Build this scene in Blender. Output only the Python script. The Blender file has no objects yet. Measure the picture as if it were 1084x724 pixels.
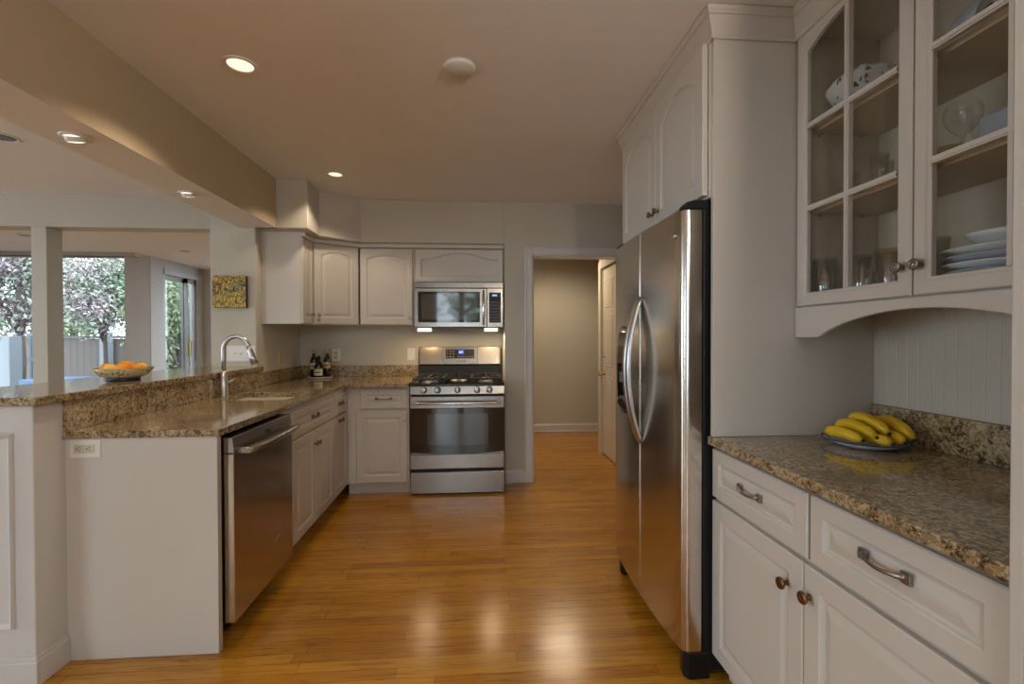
import bpy, bmesh, math, random
from math import sin, cos, tan, pi, radians, atan2, hypot, sqrt
from mathutils import Vector, Matrix

random.seed(7)
S = bpy.context.scene
COL = S.collection

# ------------------------------------------------------------------ camera
IW, IH = 1084, 724
F_PX, YAW, PITCH, ROLL, CAM_H = 490.98, 0.0732, -0.0111, -0.0025, 1.2814
cam_data = bpy.data.cameras.new('camera')
cam = bpy.data.objects.new('camera', cam_data)
COL.objects.link(cam)
cam_data.sensor_width = 36.0
cam_data.lens = 36.0 * F_PX / IW
cam_data.clip_start = 0.02
fwd = Vector((sin(YAW) * cos(PITCH), cos(YAW) * cos(PITCH), sin(PITCH)))
rgt = Vector((cos(YAW), -sin(YAW), 0))
upv = rgt.cross(fwd)
r2 = rgt * cos(ROLL) + upv * sin(ROLL)
u2 = -rgt * sin(ROLL) + upv * cos(ROLL)
M = Matrix.Identity(4)
for i in range(3):
    M[i][0], M[i][1], M[i][2] = r2[i], u2[i], -fwd[i]
M[2][3] = CAM_H
cam.matrix_world = M
S.camera = cam

# ------------------------------------------------------------------ world, exposure
W = bpy.data.worlds.new('sky')
S.world = W
W.use_nodes = True
wn = W.node_tree
wn.nodes['Background'].inputs[0].default_value = (0.80, 0.90, 1.0, 1)
SKY = 12.0
wn.nodes['Background'].inputs[1].default_value = SKY
S.view_settings.view_transform = 'Standard'
S.view_settings.look = 'None'
S.view_settings.gamma = 1
S.view_settings.use_curve_mapping = False
S.view_settings.exposure = -0.75
S.cycles.max_bounces = 10
S.cycles.transparent_max_bounces = 24
S.cycles.use_denoising = True
S.cycles.sample_clamp_indirect = 6.0
S.cycles.caustics_reflective = False
S.cycles.caustics_refractive = False

CAN_W, BEAM_W, MICRO_W, HALL_W, FILL_W = 36.0, 6.0, 3.6, 120.0, 112.0
WARM = (1.0, 0.80, 0.58)
WARMER = (1.0, 0.72, 0.42)


def lamp(name, kind, loc, power, color, size=0.06, spot=None, rot=(0, 0, 0), blend=0.6):
    d = bpy.data.lights.new(name, kind)
    d.energy = power
    d.color = color
    if kind == 'AREA':
        d.shape = 'DISK'
        d.size = size
    else:
        d.shadow_soft_size = size
    if kind == 'SPOT':
        d.spot_size = spot
        d.spot_blend = blend
    o = bpy.data.objects.new(name, d)
    COL.objects.link(o)
    o.location = loc
    o.rotation_euler = rot
    return o


def portal(name, loc, w, h, rot):
    d = bpy.data.lights.new(name, 'AREA')
    d.shape = 'RECTANGLE'
    d.size, d.size_y = w, h
    d.cycles.is_portal = True
    o = bpy.data.objects.new(name, d)
    COL.objects.link(o)
    o.location = loc
    o.rotation_euler = rot
    return o


# ------------------------------------------------------------------ materials
def lin(r, g, b):
    f = lambda c: (c / 255 / 12.92) if c / 255 <= 0.04045 else ((c / 255 + 0.055) / 1.055) ** 2.4
    return (f(r), f(g), f(b), 1)


def mat(name, color, rough=0.5, metal=0.0, **kw):
    m = bpy.data.materials.new(name)
    m.use_nodes = True
    b = m.node_tree.nodes['Principled BSDF']
    b.inputs['Base Color'].default_value = color
    b.inputs['Roughness'].default_value = rough
    b.inputs['Metallic'].default_value = metal
    for k, v in kw.items():
        b.inputs[k.replace('_', ' ')].default_value = v
    return m


def N(m, t, **kw):
    n = m.node_tree.nodes.new(t)
    for k, v in kw.items():
        setattr(n, k, v)
    return n


def L(m, a, b):
    m.node_tree.links.new(a, b)


def bsdf(m):
    return m.node_tree.nodes['Principled BSDF']


def noise(m, scale, detail=4, rough=0.55, vec=None):
    n = N(m, 'ShaderNodeTexNoise')
    n.inputs['Scale'].default_value = scale
    n.inputs['Detail'].default_value = detail
    n.inputs['Roughness'].default_value = rough
    if vec is not None:
        L(m, vec, n.inputs['Vector'])
    return n


def ramp(m, src, stops):
    r = N(m, 'ShaderNodeValToRGB')
    e = r.color_ramp.elements
    while len(e) < len(stops):
        e.new(0.5)
    for el, (p, c) in zip(e, stops):
        el.position, el.color = p, c
    L(m, src, r.inputs[0])
    return r


def objvec(m, scale=(1, 1, 1)):
    tc = N(m, 'ShaderNodeTexCoord')
    mp = N(m, 'ShaderNodeMapping')
    mp.inputs['Scale'].default_value = scale
    L(m, tc.outputs['Object'], mp.inputs['Vector'])
    return mp.outputs[0]


def add_bump(m, src, strength, dist=0.002):
    b = N(m, 'ShaderNodeBump')
    b.inputs['Strength'].default_value = strength
    b.inputs['Distance'].default_value = dist
    L(m, src, b.inputs['Height'])
    L(m, b.outputs[0], bsdf(m).inputs['Normal'])


def paint(name, color, rough, bump=0.06, scale=180):
    m = mat(name, color, rough)
    n = noise(m, scale, 3, vec=objvec(m))
    add_bump(m, n.outputs[0], bump, 0.001)
    n2 = noise(m, 2.5, 2, vec=objvec(m))
    mx = ramp(m, n2.outputs[0], [(0.3, tuple(c * 0.97 for c in color[:3]) + (1,)), (0.7, color)])
    L(m, mx.outputs[0], bsdf(m).inputs['Base Color'])
    return m


M_WALL = paint('wall_paint', (0.56, 0.53, 0.46, 1), 0.7, 0.08)
M_BEAM = paint('beam_tan', (0.50, 0.40, 0.27, 1), 0.7, 0.08)  # tan of the beam's kitchen face, darker than the other walls
M_CEIL = paint('ceiling_paint', (0.85, 0.85, 0.87, 1), 0.85, 0.12, 120)
M_TRIM = paint('trim_paint', (0.64, 0.62, 0.60, 1), 0.35, 0.02)
M_CAB = paint('cabinet_paint', (0.62, 0.58, 0.53, 1), 0.35, 0.02)
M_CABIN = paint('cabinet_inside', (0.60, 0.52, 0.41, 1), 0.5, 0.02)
M_DOOR = paint('door_paint', (0.76, 0.70, 0.60, 1), 0.4, 0.02)
M_SUNWALL = paint('sunroom_paint', (0.56, 0.54, 0.53, 1), 0.7, 0.06)


def granite():
    m = mat('granite', (0.3, 0.22, 0.14, 1), 0.12)
    v = objvec(m)
    warp = noise(m, 14, 3, vec=v)
    big = noise(m, 7, 4, 0.6, v)
    base = ramp(m, big.outputs[0], [(0.30, lin(132, 110, 82)), (0.46, lin(178, 152, 110)), (0.58, lin(200, 182, 148)), (0.72, lin(156, 128, 86))])
    vor = N(m, 'ShaderNodeTexVoronoi')
    vor.inputs['Scale'].default_value = 140
    mv = N(m, 'ShaderNodeMixRGB')
    mv.inputs[0].default_value = 0.06
    L(m, v, mv.inputs[1])
    L(m, warp.outputs[1], mv.inputs[2])
    L(m, mv.outputs[0], vor.inputs['Vector'])
    sep = N(m, 'ShaderNodeSeparateColor')
    L(m, vor.outputs['Color'], sep.inputs[0])
    sp = ramp(m, sep.outputs[0], [(0.0, lin(60, 48, 38)), (0.28, lin(98, 76, 52)), (0.5, lin(164, 138, 98)), (0.8, lin(196, 178, 144)), (1.0, lin(138, 118, 94))])
    mix = N(m, 'ShaderNodeMixRGB')
    mix.inputs[0].default_value = 0.55
    L(m, base.outputs[0], mix.inputs[1])
    L(m, sp.outputs[0], mix.inputs[2])
    dn = noise(m, 60, 6, 0.78, v)
    dm = ramp(m, dn.outputs[0], [(0.50, (0, 0, 0, 1)), (0.59, (0.95, 0.95, 0.95, 1))])
    dk = N(m, 'ShaderNodeMixRGB')
    L(m, dm.outputs[0], dk.inputs[0])
    L(m, mix.outputs[0], dk.inputs[1])
    dk.inputs[2].default_value = lin(58, 45, 34)
    L(m, dk.outputs[0], bsdf(m).inputs['Base Color'])
    bsdf(m).inputs['Coat Weight'].default_value = 0.3
    bsdf(m).inputs['Coat Roughness'].default_value = 0.05
    return m


M_GRAN = granite()


def wood_floor():
    m = mat('oak_floor', (0.4, 0.2, 0.06, 1), 0.22)
    v = objvec(m)
    br = N(m, 'ShaderNodeTexBrick')
    br.offset = 0.37
    br.offset_frequency = 3
    br.squash = 1.35
    br.squash_frequency = 2
    br.inputs['Scale'].default_value = 1.0
    br.inputs['Brick Width'].default_value = 0.85
    br.inputs['Row Height'].default_value = 0.057
    br.inputs['Mortar Size'].default_value = 0.0008
    br.inputs['Mortar Smooth'].default_value = 0.2
    br.inputs['Bias'].default_value = 0.0
    br.inputs['Color1'].default_value = lin(204, 148, 50)
    br.inputs['Color2'].default_value = lin(182, 122, 36)
    br.inputs['Mortar'].default_value = lin(80, 44, 16)
    mp_ = N(m, 'ShaderNodeMapping')
    mp_.inputs['Location'].default_value = (31.3, 20.02, 0)
    L(m, v, mp_.inputs['Vector'])
    L(m, mp_.outputs[0], br.inputs['Vector'])
    g = noise(m, 1.0, 6, 0.65, objvec(m, (4, 62, 1)))
    g.inputs['Distortion'].default_value = 1.2
    gr = ramp(m, g.outputs[0], [(0.32, (0.46, 0.38, 0.30, 1)), (0.48, (0.94, 0.92, 0.88, 1)), (0.72, (1.10, 1.08, 1.0, 1))])
    g2 = noise(m, 1.0, 3, 0.5, objvec(m, (1.2, 9, 1)))
    gr2 = ramp(m, g2.outputs[0], [(0.3, (0.84, 0.80, 0.76, 1)), (0.7, (1.06, 1.04, 1.0, 1))])
    x = N(m, 'ShaderNodeMixRGB', blend_type='MULTIPLY')
    x.inputs[0].default_value = 0.9
    L(m, br.outputs[0], x.inputs[1])
    L(m, gr.outputs[0], x.inputs[2])
    y = N(m, 'ShaderNodeMixRGB', blend_type='MULTIPLY')
    y.inputs[0].default_value = 0.9
    L(m, x.outputs[0], y.inputs[1])
    L(m, gr2.outputs[0], y.inputs[2])
    L(m, y.outputs[0], bsdf(m).inputs['Base Color'])
    rr = ramp(m, g2.outputs[0], [(0.3, (0.26, 0.26, 0.26, 1)), (0.7, (0.18, 0.18, 0.18, 1))])
    L(m, rr.outputs[0], bsdf(m).inputs['Roughness'])
    add_bump(m, br.outputs[1], -0.15, 0.001)
    return m


M_FLOOR = wood_floor()


def steel(name, axis_scale, color=(0.36, 0.33, 0.30, 1), rough=0.24):
    m = mat(name, color, rough, 1.0)
    n = noise(m, 1.0, 2, 0.5, objvec(m, axis_scale))
    r = ramp(m, n.outputs[0], [(0.3, tuple(c * 0.96 for c in color[:3]) + (1,)), (0.7, color)])
    L(m, r.outputs[0], bsdf(m).inputs['Base Color'])
    return m


M_STEELH = steel('steel_brushed_across', (3, 3, 120))
M_STEELV = steel('steel_brushed_upright', (120, 120, 3), (0.50, 0.43, 0.34, 1), 0.20)
M_STEELF = steel('fridge_steel', (3, 3, 100), (0.66, 0.61, 0.55, 1), 0.20)
M_CHROME = mat('chrome', (0.72, 0.72, 0.72, 1), 0.12, 1.0)
M_NICKEL = mat('satin_nickel', (0.52, 0.51, 0.50, 1), 0.28, 1.0)
M_BRONZE = mat('antique_bronze', (0.20, 0.15, 0.11, 1), 0.35, 0.9)
M_PEWTER = mat('pewter', (0.30, 0.27, 0.25, 1), 0.3, 1.0)
M_BRASS = mat('brass', (0.80, 0.56, 0.22, 1), 0.2, 1.0)
M_BLACK = mat('black_plastic', (0.007, 0.007, 0.008, 1), 0.4, 0, Specular_IOR_Level=0.3)
M_BLACKG = mat('black_glass', (0.010, 0.009, 0.009, 1), 0.04, 0, Specular_IOR_Level=0.8)
M_OVENW = mat('oven_window_glass', (0.055, 0.052, 0.05, 1), 0.05, 0, Specular_IOR_Level=1.0)
M_IRON = mat('cast_iron', (0.016, 0.016, 0.016, 1), 0.5)
M_ENAMEL = mat('black_enamel', (0.014, 0.013, 0.013, 1), 0.15)
M_WHITEP = mat('white_plastic', (0.78, 0.77, 0.75, 1), 0.35)
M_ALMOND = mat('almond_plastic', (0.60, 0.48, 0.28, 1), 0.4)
M_SLOT = mat('dark_slot', (0.03, 0.03, 0.03, 1), 0.5)
M_GREYP = mat('grey_plastic', (0.12, 0.12, 0.12, 1), 0.4)


def emit(name, color, strength):
    m = mat(name, (0.8, 0.8, 0.8, 1), 0.5)
    bsdf(m).inputs['Emission Color'].default_value = color
    bsdf(m).inputs['Emission Strength'].default_value = strength
    return m


M_BULB = emit('lit_bulb', (1.0, 0.80, 0.56, 1), 2.2)
M_BULBW = emit('lit_warm_bulb', (1.0, 0.74, 0.42, 1), 4.0)
M_SPOTB = emit('lit_spot_bulb', (1.0, 0.88, 0.70, 1), 5.0)
M_FILL = emit('fill_pendant_glass', (1.0, 0.9, 0.78, 1), 6.0)  # glowing bowl of the added fill pendant
M_LCD = emit('blue_display', (0.05, 0.16, 0.9, 1), 0.9)
M_LCD.node_tree.nodes['Principled BSDF'].inputs['Base Color'].default_value = (0.01, 0.02, 0.08, 1)
M_LCDL = emit('blue_digits', (0.35, 0.65, 1.0, 1), 1.6)
M_LCDD = emit('dim_display', (0.03, 0.10, 0.25, 1), 0.25)
M_LCDD.node_tree.nodes['Principled BSDF'].inputs['Base Color'].default_value = (0.01, 0.02, 0.04, 1)


def pane_glass(name, tint=(1, 1, 1, 1), refl=0.10):
    m = bpy.data.materials.new(name)
    m.use_nodes = True
    nt = m.node_tree
    nt.nodes.clear()
    out = nt.nodes.new('ShaderNodeOutputMaterial')
    mix = nt.nodes.new('ShaderNodeMixShader')
    tr = nt.nodes.new('ShaderNodeBsdfTransparent')
    gl = nt.nodes.new('ShaderNodeBsdfGlossy')
    lw = nt.nodes.new('ShaderNodeLayerWeight')
    lw.inputs['Blend'].default_value = 0.5
    fr = nt.nodes.new('ShaderNodeMath')
    fr.operation = 'POWER'
    fr.inputs[1].default_value = 4.5
    nt.links.new(lw.outputs['Facing'], fr.inputs[0])
    tr.inputs[0].default_value = tint
    gl.inputs['Roughness'].default_value = 0.02
    mul = nt.nodes.new('ShaderNodeMath')
    mul.operation = 'MULTIPLY_ADD'
    mul.inputs[1].default_value = 0.85
    mul.inputs[2].default_value = refl * 0.6
    nt.links.new(fr.outputs[0], mul.inputs[0])
    nt.links.new(mul.outputs[0], mix.inputs[0])
    nt.links.new(tr.outputs[0], mix.inputs[1])
    nt.links.new(gl.outputs[0], mix.inputs[2])
    nt.links.new(mix.outputs[0], out.inputs[0])
    return m


M_PANE = pane_glass('window_glass', (0.94, 0.97, 0.97, 1), 0.07)
M_CGLASS = pane_glass('cabinet_glass', (0.97, 0.975, 0.97, 1), 0.05)
M_STEM = pane_glass('stemware_glass', (0.955, 0.96, 0.95, 1), 0.16)
M_CUT = pane_glass('cut_glass', (0.90, 0.915, 0.89, 1), 0.26)
M_AMBERG = pane_glass('amber_glass', (0.90, 0.80, 0.62, 1), 0.20)


# ------------------------------------------------------------------ mesh helpers
class MB:
    def __init__(self):
        self.v, self.f, self.s = [], [], []

    def add(self, verts, faces, smooth=False):
        o = len(self.v)
        self.v += [tuple(p) for p in verts]
        self.f += [tuple(i + o for i in f) for f in faces]
        self.s += [smooth] * len(faces)
        return self

    def box(self, x0, y0, z0, x1, y1, z1):
        x0, x1 = min(x0, x1), max(x0, x1)
        y0, y1 = min(y0, y1), max(y0, y1)
        z0, z1 = min(z0, z1), max(z0, z1)
        v = [(x, y, z) for z in (z0, z1) for (x, y) in ((x0, y0), (x1, y0), (x1, y1), (x0, y1))]
        f = [(3, 2, 1, 0), (4, 5, 6, 7), (0, 1, 5, 4), (1, 2, 6, 5), (2, 3, 7, 6), (3, 0, 4, 7)]
        return self.add(v, f)

    def prism(self, poly, a0, a1, axis='Z'):
        """extrude a 2D polygon (ccw seen from +axis) between a0 and a1 along axis"""
        def P(p, a):
            if axis == 'Z':
                return (p[0], p[1], a)
            if axis == 'Y':
                return (p[0], a, p[1])
            return (a, p[0], p[1])
        n = len(poly)
        v = [P(p, a0) for p in poly] + [P(p, a1) for p in poly]
        f = [tuple(range(n - 1, -1, -1)), tuple(range(n, 2 * n))]
        f += [(i, (i + 1) % n, n + (i + 1) % n, n + i) for i in range(n)]
        return self.add(v, f)

    def lathe(self, prof, c=(0, 0, 0), n=28, axis='Z', smooth=True, caps=True):
        """prof: list of (radius, height)"""
        v, f = [], []
        for r, h in prof:
            for k in range(n):
                a = 2 * pi * k / n
                p = (r * cos(a), r * sin(a), h)
                if axis == 'Y':
                    p = (p[0], -p[2], p[1])
                elif axis == '-Y':
                    p = (p[0], p[2], -p[1])
                elif axis == 'X':
                    p = (p[2], p[0], p[1])
                v.append((p[0] + c[0], p[1] + c[1], p[2] + c[2]))
        for i in range(len(prof) - 1):
            for k in range(n):
                f.append((i * n + k, i * n + (k + 1) % n, (i + 1) * n + (k + 1) % n, (i + 1) * n + k))
        if caps:
            if prof[0][0] > 1e-5:
                f.append(tuple(range(n - 1, -1, -1)))
            if prof[-1][0] > 1e-5:
                f.append(tuple((len(prof) - 1) * n + k for k in range(n)))
        return self.add(v, f, smooth)

    def tube(self, pts, r, n=12, sx=1.0, sy=1.0, up=None):
        """swept tube; r is a number or list; sx/sy squash the section"""
        pts = [Vector(p) for p in pts]
        rs = r if isinstance(r, (list, tuple)) else [r] * len(pts)
        v, f = [], []
        ref = Vector(up) if up else None
        prev = None
        for i, p in enumerate(pts):
            t = (pts[min(i + 1, len(pts) - 1)] - pts[max(i - 1, 0)]).normalized()
            if ref is not None:
                a = ref - t * ref.dot(t)
            elif prev is None:
                a = Vector((0, 0, 1)) if abs(t.z) < 0.9 else Vector((1, 0, 0))
                a = a - t * a.dot(t)
            else:
                a = prev - t * prev.dot(t)
            a.normalize()
            prev = a
            b = t.cross(a)
            for k in range(n):
                th = 2 * pi * k / n
                v.append(tuple(p + a * (cos(th) * rs[i] * sx) + b * (sin(th) * rs[i] * sy)))
        for i in range(len(pts) - 1):
            for k in range(n):
                f.append((i * n + k, i * n + (k + 1) % n, (i + 1) * n + (k + 1) % n, (i + 1) * n + k))
        f.append(tuple(range(n - 1, -1, -1)))
        f.append(tuple((len(pts) - 1) * n + k for k in range(n)))
        return self.add(v, f, True)

    def rings(self, rings, close_first=True, close_last=True, smooth=False):
        n = len(rings[0])
        v = [p for r in rings for p in r]
        f = []
        for i in range(len(rings) - 1):
            for k in range(n):
                f.append((i * n + k, i * n + (k + 1) % n, (i + 1) * n + (k + 1) % n, (i + 1) * n + k))
        if close_first:
            f.append(tuple(range(n - 1, -1, -1)))
        if close_last:
            f.append(tuple((len(rings) - 1) * n + k for k in range(n)))
        return self.add(v, f, smooth)

    def build(self, name, m, parent=None, bevel=0.0, seg=2, loc=None, rot=None):
        me = bpy.data.meshes.new(name)
        me.from_pydata(self.v, [], self.f)
        me.polygons.foreach_set('use_smooth', self.s)
        bm = bmesh.new()
        bm.from_mesh(me)
        bmesh.ops.recalc_face_normals(bm, faces=bm.faces)
        bm.to_mesh(me)
        bm.free()
        ms = m if isinstance(m, (list, tuple)) else [m]
        for k in ms:
            me.materials.append(k)
        o = bpy.data.objects.new(name, me)
        COL.objects.link(o)
        if parent is not None:
            o.parent = parent
        if loc is not None:
            o.location = loc
        if rot is not None:
            o.rotation_euler = rot
        if bevel > 0:
            md = o.modifiers.new('bevel', 'BEVEL')
            md.width = bevel
            md.segments = seg
            md.limit_method = 'ANGLE'
            md.angle_limit = radians(40)
        return o


def tag(o, label, cat, group=None, kind=None):
    if label:
        o['label'] = label
    if cat:
        o['category'] = cat
    if group:
        o['group'] = group
    if kind:
        o['kind'] = kind
    return o


def thing(name, label, cat, loc=(0, 0, 0), rotz=0.0, group=None):
    o = bpy.data.objects.new(name, None)
    o.empty_display_size = 0.05
    COL.objects.link(o)
    o.location = loc
    o.rotation_euler = (0, 0, rotz)
    return tag(o, label, cat, group)


def struct(o, label=None, cat=None):
    o['kind'] = 'structure'
    if label:
        o['label'] = label
    if cat:
        o['category'] = cat
    return o


def copy_thing(root, loc, label=None, rotz=None):
    r = root.copy()
    COL.objects.link(r)
    r.location = loc
    if rotz is not None:
        r.rotation_euler = (r.rotation_euler[0], r.rotation_euler[1], rotz)
    if label:
        r['label'] = label
    for ch in list(root.children):
        c = ch.copy()
        COL.objects.link(c)
        c.parent = r
        for g in list(ch.children):
            d = g.copy()
            COL.objects.link(d)
            d.parent = c
    return r


# ================================================================== SETTING
ZC = 2.455          # ceiling
YB = 4.4635         # wall behind the range
YD = 4.057          # wall with the doorway
XL = -1.654         # kitchen's left wall
XR = 1.48           # kitchen's right wall
YREAR = -2.3
ZB = 2.095          # underside of the beam

def grid_plate(xs, ys, z0, z1, inside):
    mb = MB()
    nx, ny = len(xs) - 1, len(ys) - 1
    ok = lambda i, j: 0 <= i < nx and 0 <= j < ny and inside((xs[i] + xs[i + 1]) / 2, (ys[j] + ys[j + 1]) / 2)
    idx, v, f = {}, [], []

    def vi(i, j, z):
        k = (i, j, z)
        if k not in idx:
            idx[k] = len(v)
            v.append((xs[i], ys[j], z))
        return idx[k]
    for i in range(nx):
        for j in range(ny):
            if not ok(i, j):
                continue
            f.append((vi(i, j, z1), vi(i + 1, j, z1), vi(i + 1, j + 1, z1), vi(i, j + 1, z1)))
            f.append((vi(i, j + 1, z0), vi(i + 1, j + 1, z0), vi(i + 1, j, z0), vi(i, j, z0)))
            for (di, dj, a, b) in ((-1, 0, (i, j + 1), (i, j)), (1, 0, (i + 1, j), (i + 1, j + 1)), (0, -1, (i, j), (i + 1, j)), (0, 1, (i + 1, j + 1), (i, j + 1))):
                if not ok(i + di, j + dj):
                    f.append((vi(a[0], a[1], z0), vi(b[0], b[1], z0), vi(b[0], b[1], z1), vi(a[0], a[1], z1)))
    return mb.add(v, f)


struct(grid_plate([-7.1, -4.90, 3.3], [YREAR - 0.12, 6.89, 8.48], -0.08, 0.0, lambda x, y: not (x < -4.9 and y > 6.89)).build('floor', M_FLOOR), 'amber oak strip floor running through the rooms', 'floor')
struct(grid_plate([-7.1, -4.90, 3.3], [YREAR - 0.12, 6.89, 8.48], ZC, ZC + 0.12, lambda x, y: not (x < -4.9 and y > 6.89)).build('ceiling', M_CEIL), 'pale matte painted ceiling', 'ceiling')
struct(MB().box(XL - 0.02, YB, 0, 0.30, YB + 0.12, ZC).build('wall_back', M_WALL), 'beige wall behind the range and microwave', 'wall')
# left wall stub; its end carries the painting
struct(MB().prism([(-1.98, 3.60), (XL, 3.60), (XL, YB + 0.12), (-1.98, YB + 0.12)], 0, ZC).build('wall_left', M_WALL, bevel=0.006), 'beige wall end holding the small painting', 'wall')
# wall with the doorway
dw = MB()
dw.box(0.233, YD, 0, 0.474, YB + 0.12, ZC)
dw.box(0.474, YD, 2.0, 1.36, YD + 0.14, ZC)
dw.box(1.36, YD, 0, 3.2, YD + 0.14, ZC)
struct(dw.build('wall_doorway', M_WALL), 'beige wall around the hall doorway', 'wall')
# right wall, rear wall with a glazed door, far outer walls
struct(MB().box(XR, YREAR, 0, XR + 0.12, YD, ZC).build('wall_right', M_WALL), 'beige wall behind the right hand cabinets', 'wall')
rw = MB()
rw.box(-7.1, YREAR - 0.12, 0, -5.2, YREAR, ZC)
rw.box(-5.2, YREAR - 0.12, 0, -3.24, YREAR, 0.25)
rw.box(-5.2, YREAR - 0.12, 2.25, -3.24, YREAR, ZC)
rw.box(-3.24, YREAR - 0.12, 0, -1.02, YREAR, ZC)
rw.box(0.28, YREAR - 0.12, 0, 3.2, YREAR, ZC)
rw.box(-1.02, YREAR - 0.12, 2.40, 0.28, YREAR, ZC)
struct(rw.build('wall_rear', M_WALL), 'beige wall behind the camera', 'wall')
# hall
struct(MB().box(-0.2, 6.17, 0, 3.2, 6.29, ZC).build('wall_hall', M_WALL), 'warm lit beige wall at the end of the hall', 'wall')
struct(MB().box(-0.2, YB + 0.12, 0, -0.08, 6.17, ZC).build('wall_hall_left', M_WALL), 'left wall of the hall', 'wall')
hw = MB()
hw.box(1.352, YD + 0.14, 0, 1.42, 4.18, ZC)
hw.box(1.352, 4.18, 2.03, 1.42, 4.995, ZC)
hw.box(1.352, 4.995, 0, 1.42, 5.10, ZC)
struct(hw.build('wall_hall_right', M_WALL), 'right wall of the hall around the panelled door', 'wall')
struct(MB().box(3.2, YREAR, 0, 3.3, 8.6, ZC).build('wall_east', M_WALL))
# header between dining area and sunroom, column under it
struct(MB().box(-7.0, YD, 2.19, -1.98, YD + 0.16, ZC).build('wall_header', M_WALL), 'grey beige header over the opening to the sunroom', 'wall')
struct(MB().box(-3.625, YD, 0, -3.507, YD + 0.15, 2.19).build('wall_column', M_WALL, bevel=0.004), 'square column under the header in the sunroom opening', 'column')
# beam over the peninsula + box over the wall cabinets
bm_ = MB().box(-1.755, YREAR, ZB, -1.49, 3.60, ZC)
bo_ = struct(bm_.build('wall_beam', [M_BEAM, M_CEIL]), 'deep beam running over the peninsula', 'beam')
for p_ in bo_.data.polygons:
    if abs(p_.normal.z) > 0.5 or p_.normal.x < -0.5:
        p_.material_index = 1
sof = [(XL, 3.57), (-1.265, 3.57), (-1.265, 3.83), (-0.99, YD), (0.233, YD), (0.233, YB), (XL, YB)]
struct(MB().prism(sof, ZB, ZC).build('wall_soffit', M_WALL, bevel=0.004), 'beige boxed soffit above the wall cabinets', 'soffit')
# cove trim beneath the soffit, following the cabinet fronts
ct = [(XL, 3.692), (-1.325, 3.692), (-1.325, 3.915), (-1.015, 4.10), (0.233, 4.10), (0.233, 4.16), (-1.04, 4.16), (-1.38, 3.95), (-1.38, 3.72), (XL, 3.72)]
struct(MB().prism(ct, ZB - 0.035, ZB).build('trim_1', M_CAB, bevel=0.008), 'painted cove trim under the soffit', 'trim')

# sunroom walls and windows -----------------------------------------
YS = 6.75
WX1 = -4.835
sw = MB()
WZ0, WZ1 = 0.12, 2.405
sw.box(-7.1, YS, WZ1, -4.70, YS + 0.14, ZC)
sw.box(-7.1, YS, 0, -4.70, YS + 0.14, WZ0)
sw.box(-5.87, YS, WZ0, -5.79, YS + 0.14, WZ1)
sw.box(-7.1, YS, WZ0, -6.85, YS + 0.14, WZ1)
struct(sw.build('wall_sunroom', M_SUNWALL), 'grey sunroom wall around the tall windows', 'wall')
sr = MB()
sr.prism([(-4.835, YS), (-4.70, 7.06), (-4.84, 7.12), (-4.835, YS + 0.14)], 0, ZC)
sr.box(-4.86, 7.05, 2.33, -4.70, 8.25, ZC)
sr.box(-4.86, 7.05, 0, -4.70, 7.33, 2.33)
sr.box(-4.86, 8.22, 0, -4.70, 8.36, ZC)
struct(sr.build('wall_sunroom_right', M_SUNWALL), 'sunroom wall holding the sliding glass door', 'wall')
fw_ = MB()
fw_.box(-4.86, 8.36, 0, -4.3, 8.48, ZC)
fw_.box(-4.3, 8.36, 0, -1.7, 8.48, 0.2)
fw_.box(-4.3, 8.36, 2.35, -1.7, 8.48, ZC)
fw_.box(-1.7, 8.36, 0, 3.2, 8.48, ZC)
struct(fw_.build('wall_sunroom_far', M_SUNWALL), 'far sunroom wall', 'wall')
w6 = thing('window_5', 'unseen window added in the far sunroom wall for daylight', 'window', (-4.3, 8.42, 0.2))  # hidden window, added to bring more daylight into the sunroom
struct(w6)
fr = MB()
for x in (0.0, 1.28, 2.56):
    fr.box(x, -0.03, 0, x + 0.04, 0.03, 2.15)
fr.build('window_frame', M_TRIM, w6)
MB().box(0.04, -0.003, 0.0, 2.56, 0.003, 2.15).build('pane', M_PANE, w6)
portal('daylight_portal_far', (-3.0, 8.33, 1.27), 2.6, 2.15, (radians(-90), 0, 0))
ww = MB()
ww.box(-7.1, YREAR, 0, -7.0, YS, 0.15)
ww.box(-7.1, YREAR, 2.35, -7.0, YS, ZC)
for a, b in ((YREAR, -0.4), (2.6, YS)):
    ww.box(-7.1, a, 0.15, -7.0, b, 2.35)
struct(ww.build('wall_west', M_SUNWALL), 'unseen far wall of the dining area around the added window', 'wall')
for k_, (a, b) in enumerate(((-0.4, 2.6),)):  # opening out of view, added to brighten the dining side and sunroom
    w4 = thing('window_%d' % (4 + k_), 'unseen window added in the dining side wall for daylight', 'window', (-7.05, a, 0.15))
    struct(w4)
    fr = MB()
    for y in (0.0, (b - a) / 2 - 0.02, b - a - 0.04):
        fr.box(-0.03, y, 0, 0.03, y + 0.04, 2.2)
    fr.box(-0.03, 0.04, 2.16, 0.03, b - a - 0.04, 2.2)
    fr.box(-0.03, 0.04, 0, 0.03, b - a - 0.04, 0.04)
    fr.build('window_frame', M_TRIM, w4)
    MB().box(-0.003, 0.04, 0.04, 0.003, b - a - 0.04, 2.16).build('pane', M_PANE, w4)
    portal('daylight_portal_west', (-6.97, (a + b) / 2, 1.25), b - a, 2.2, (radians(-90), 0, radians(90)))


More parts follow.
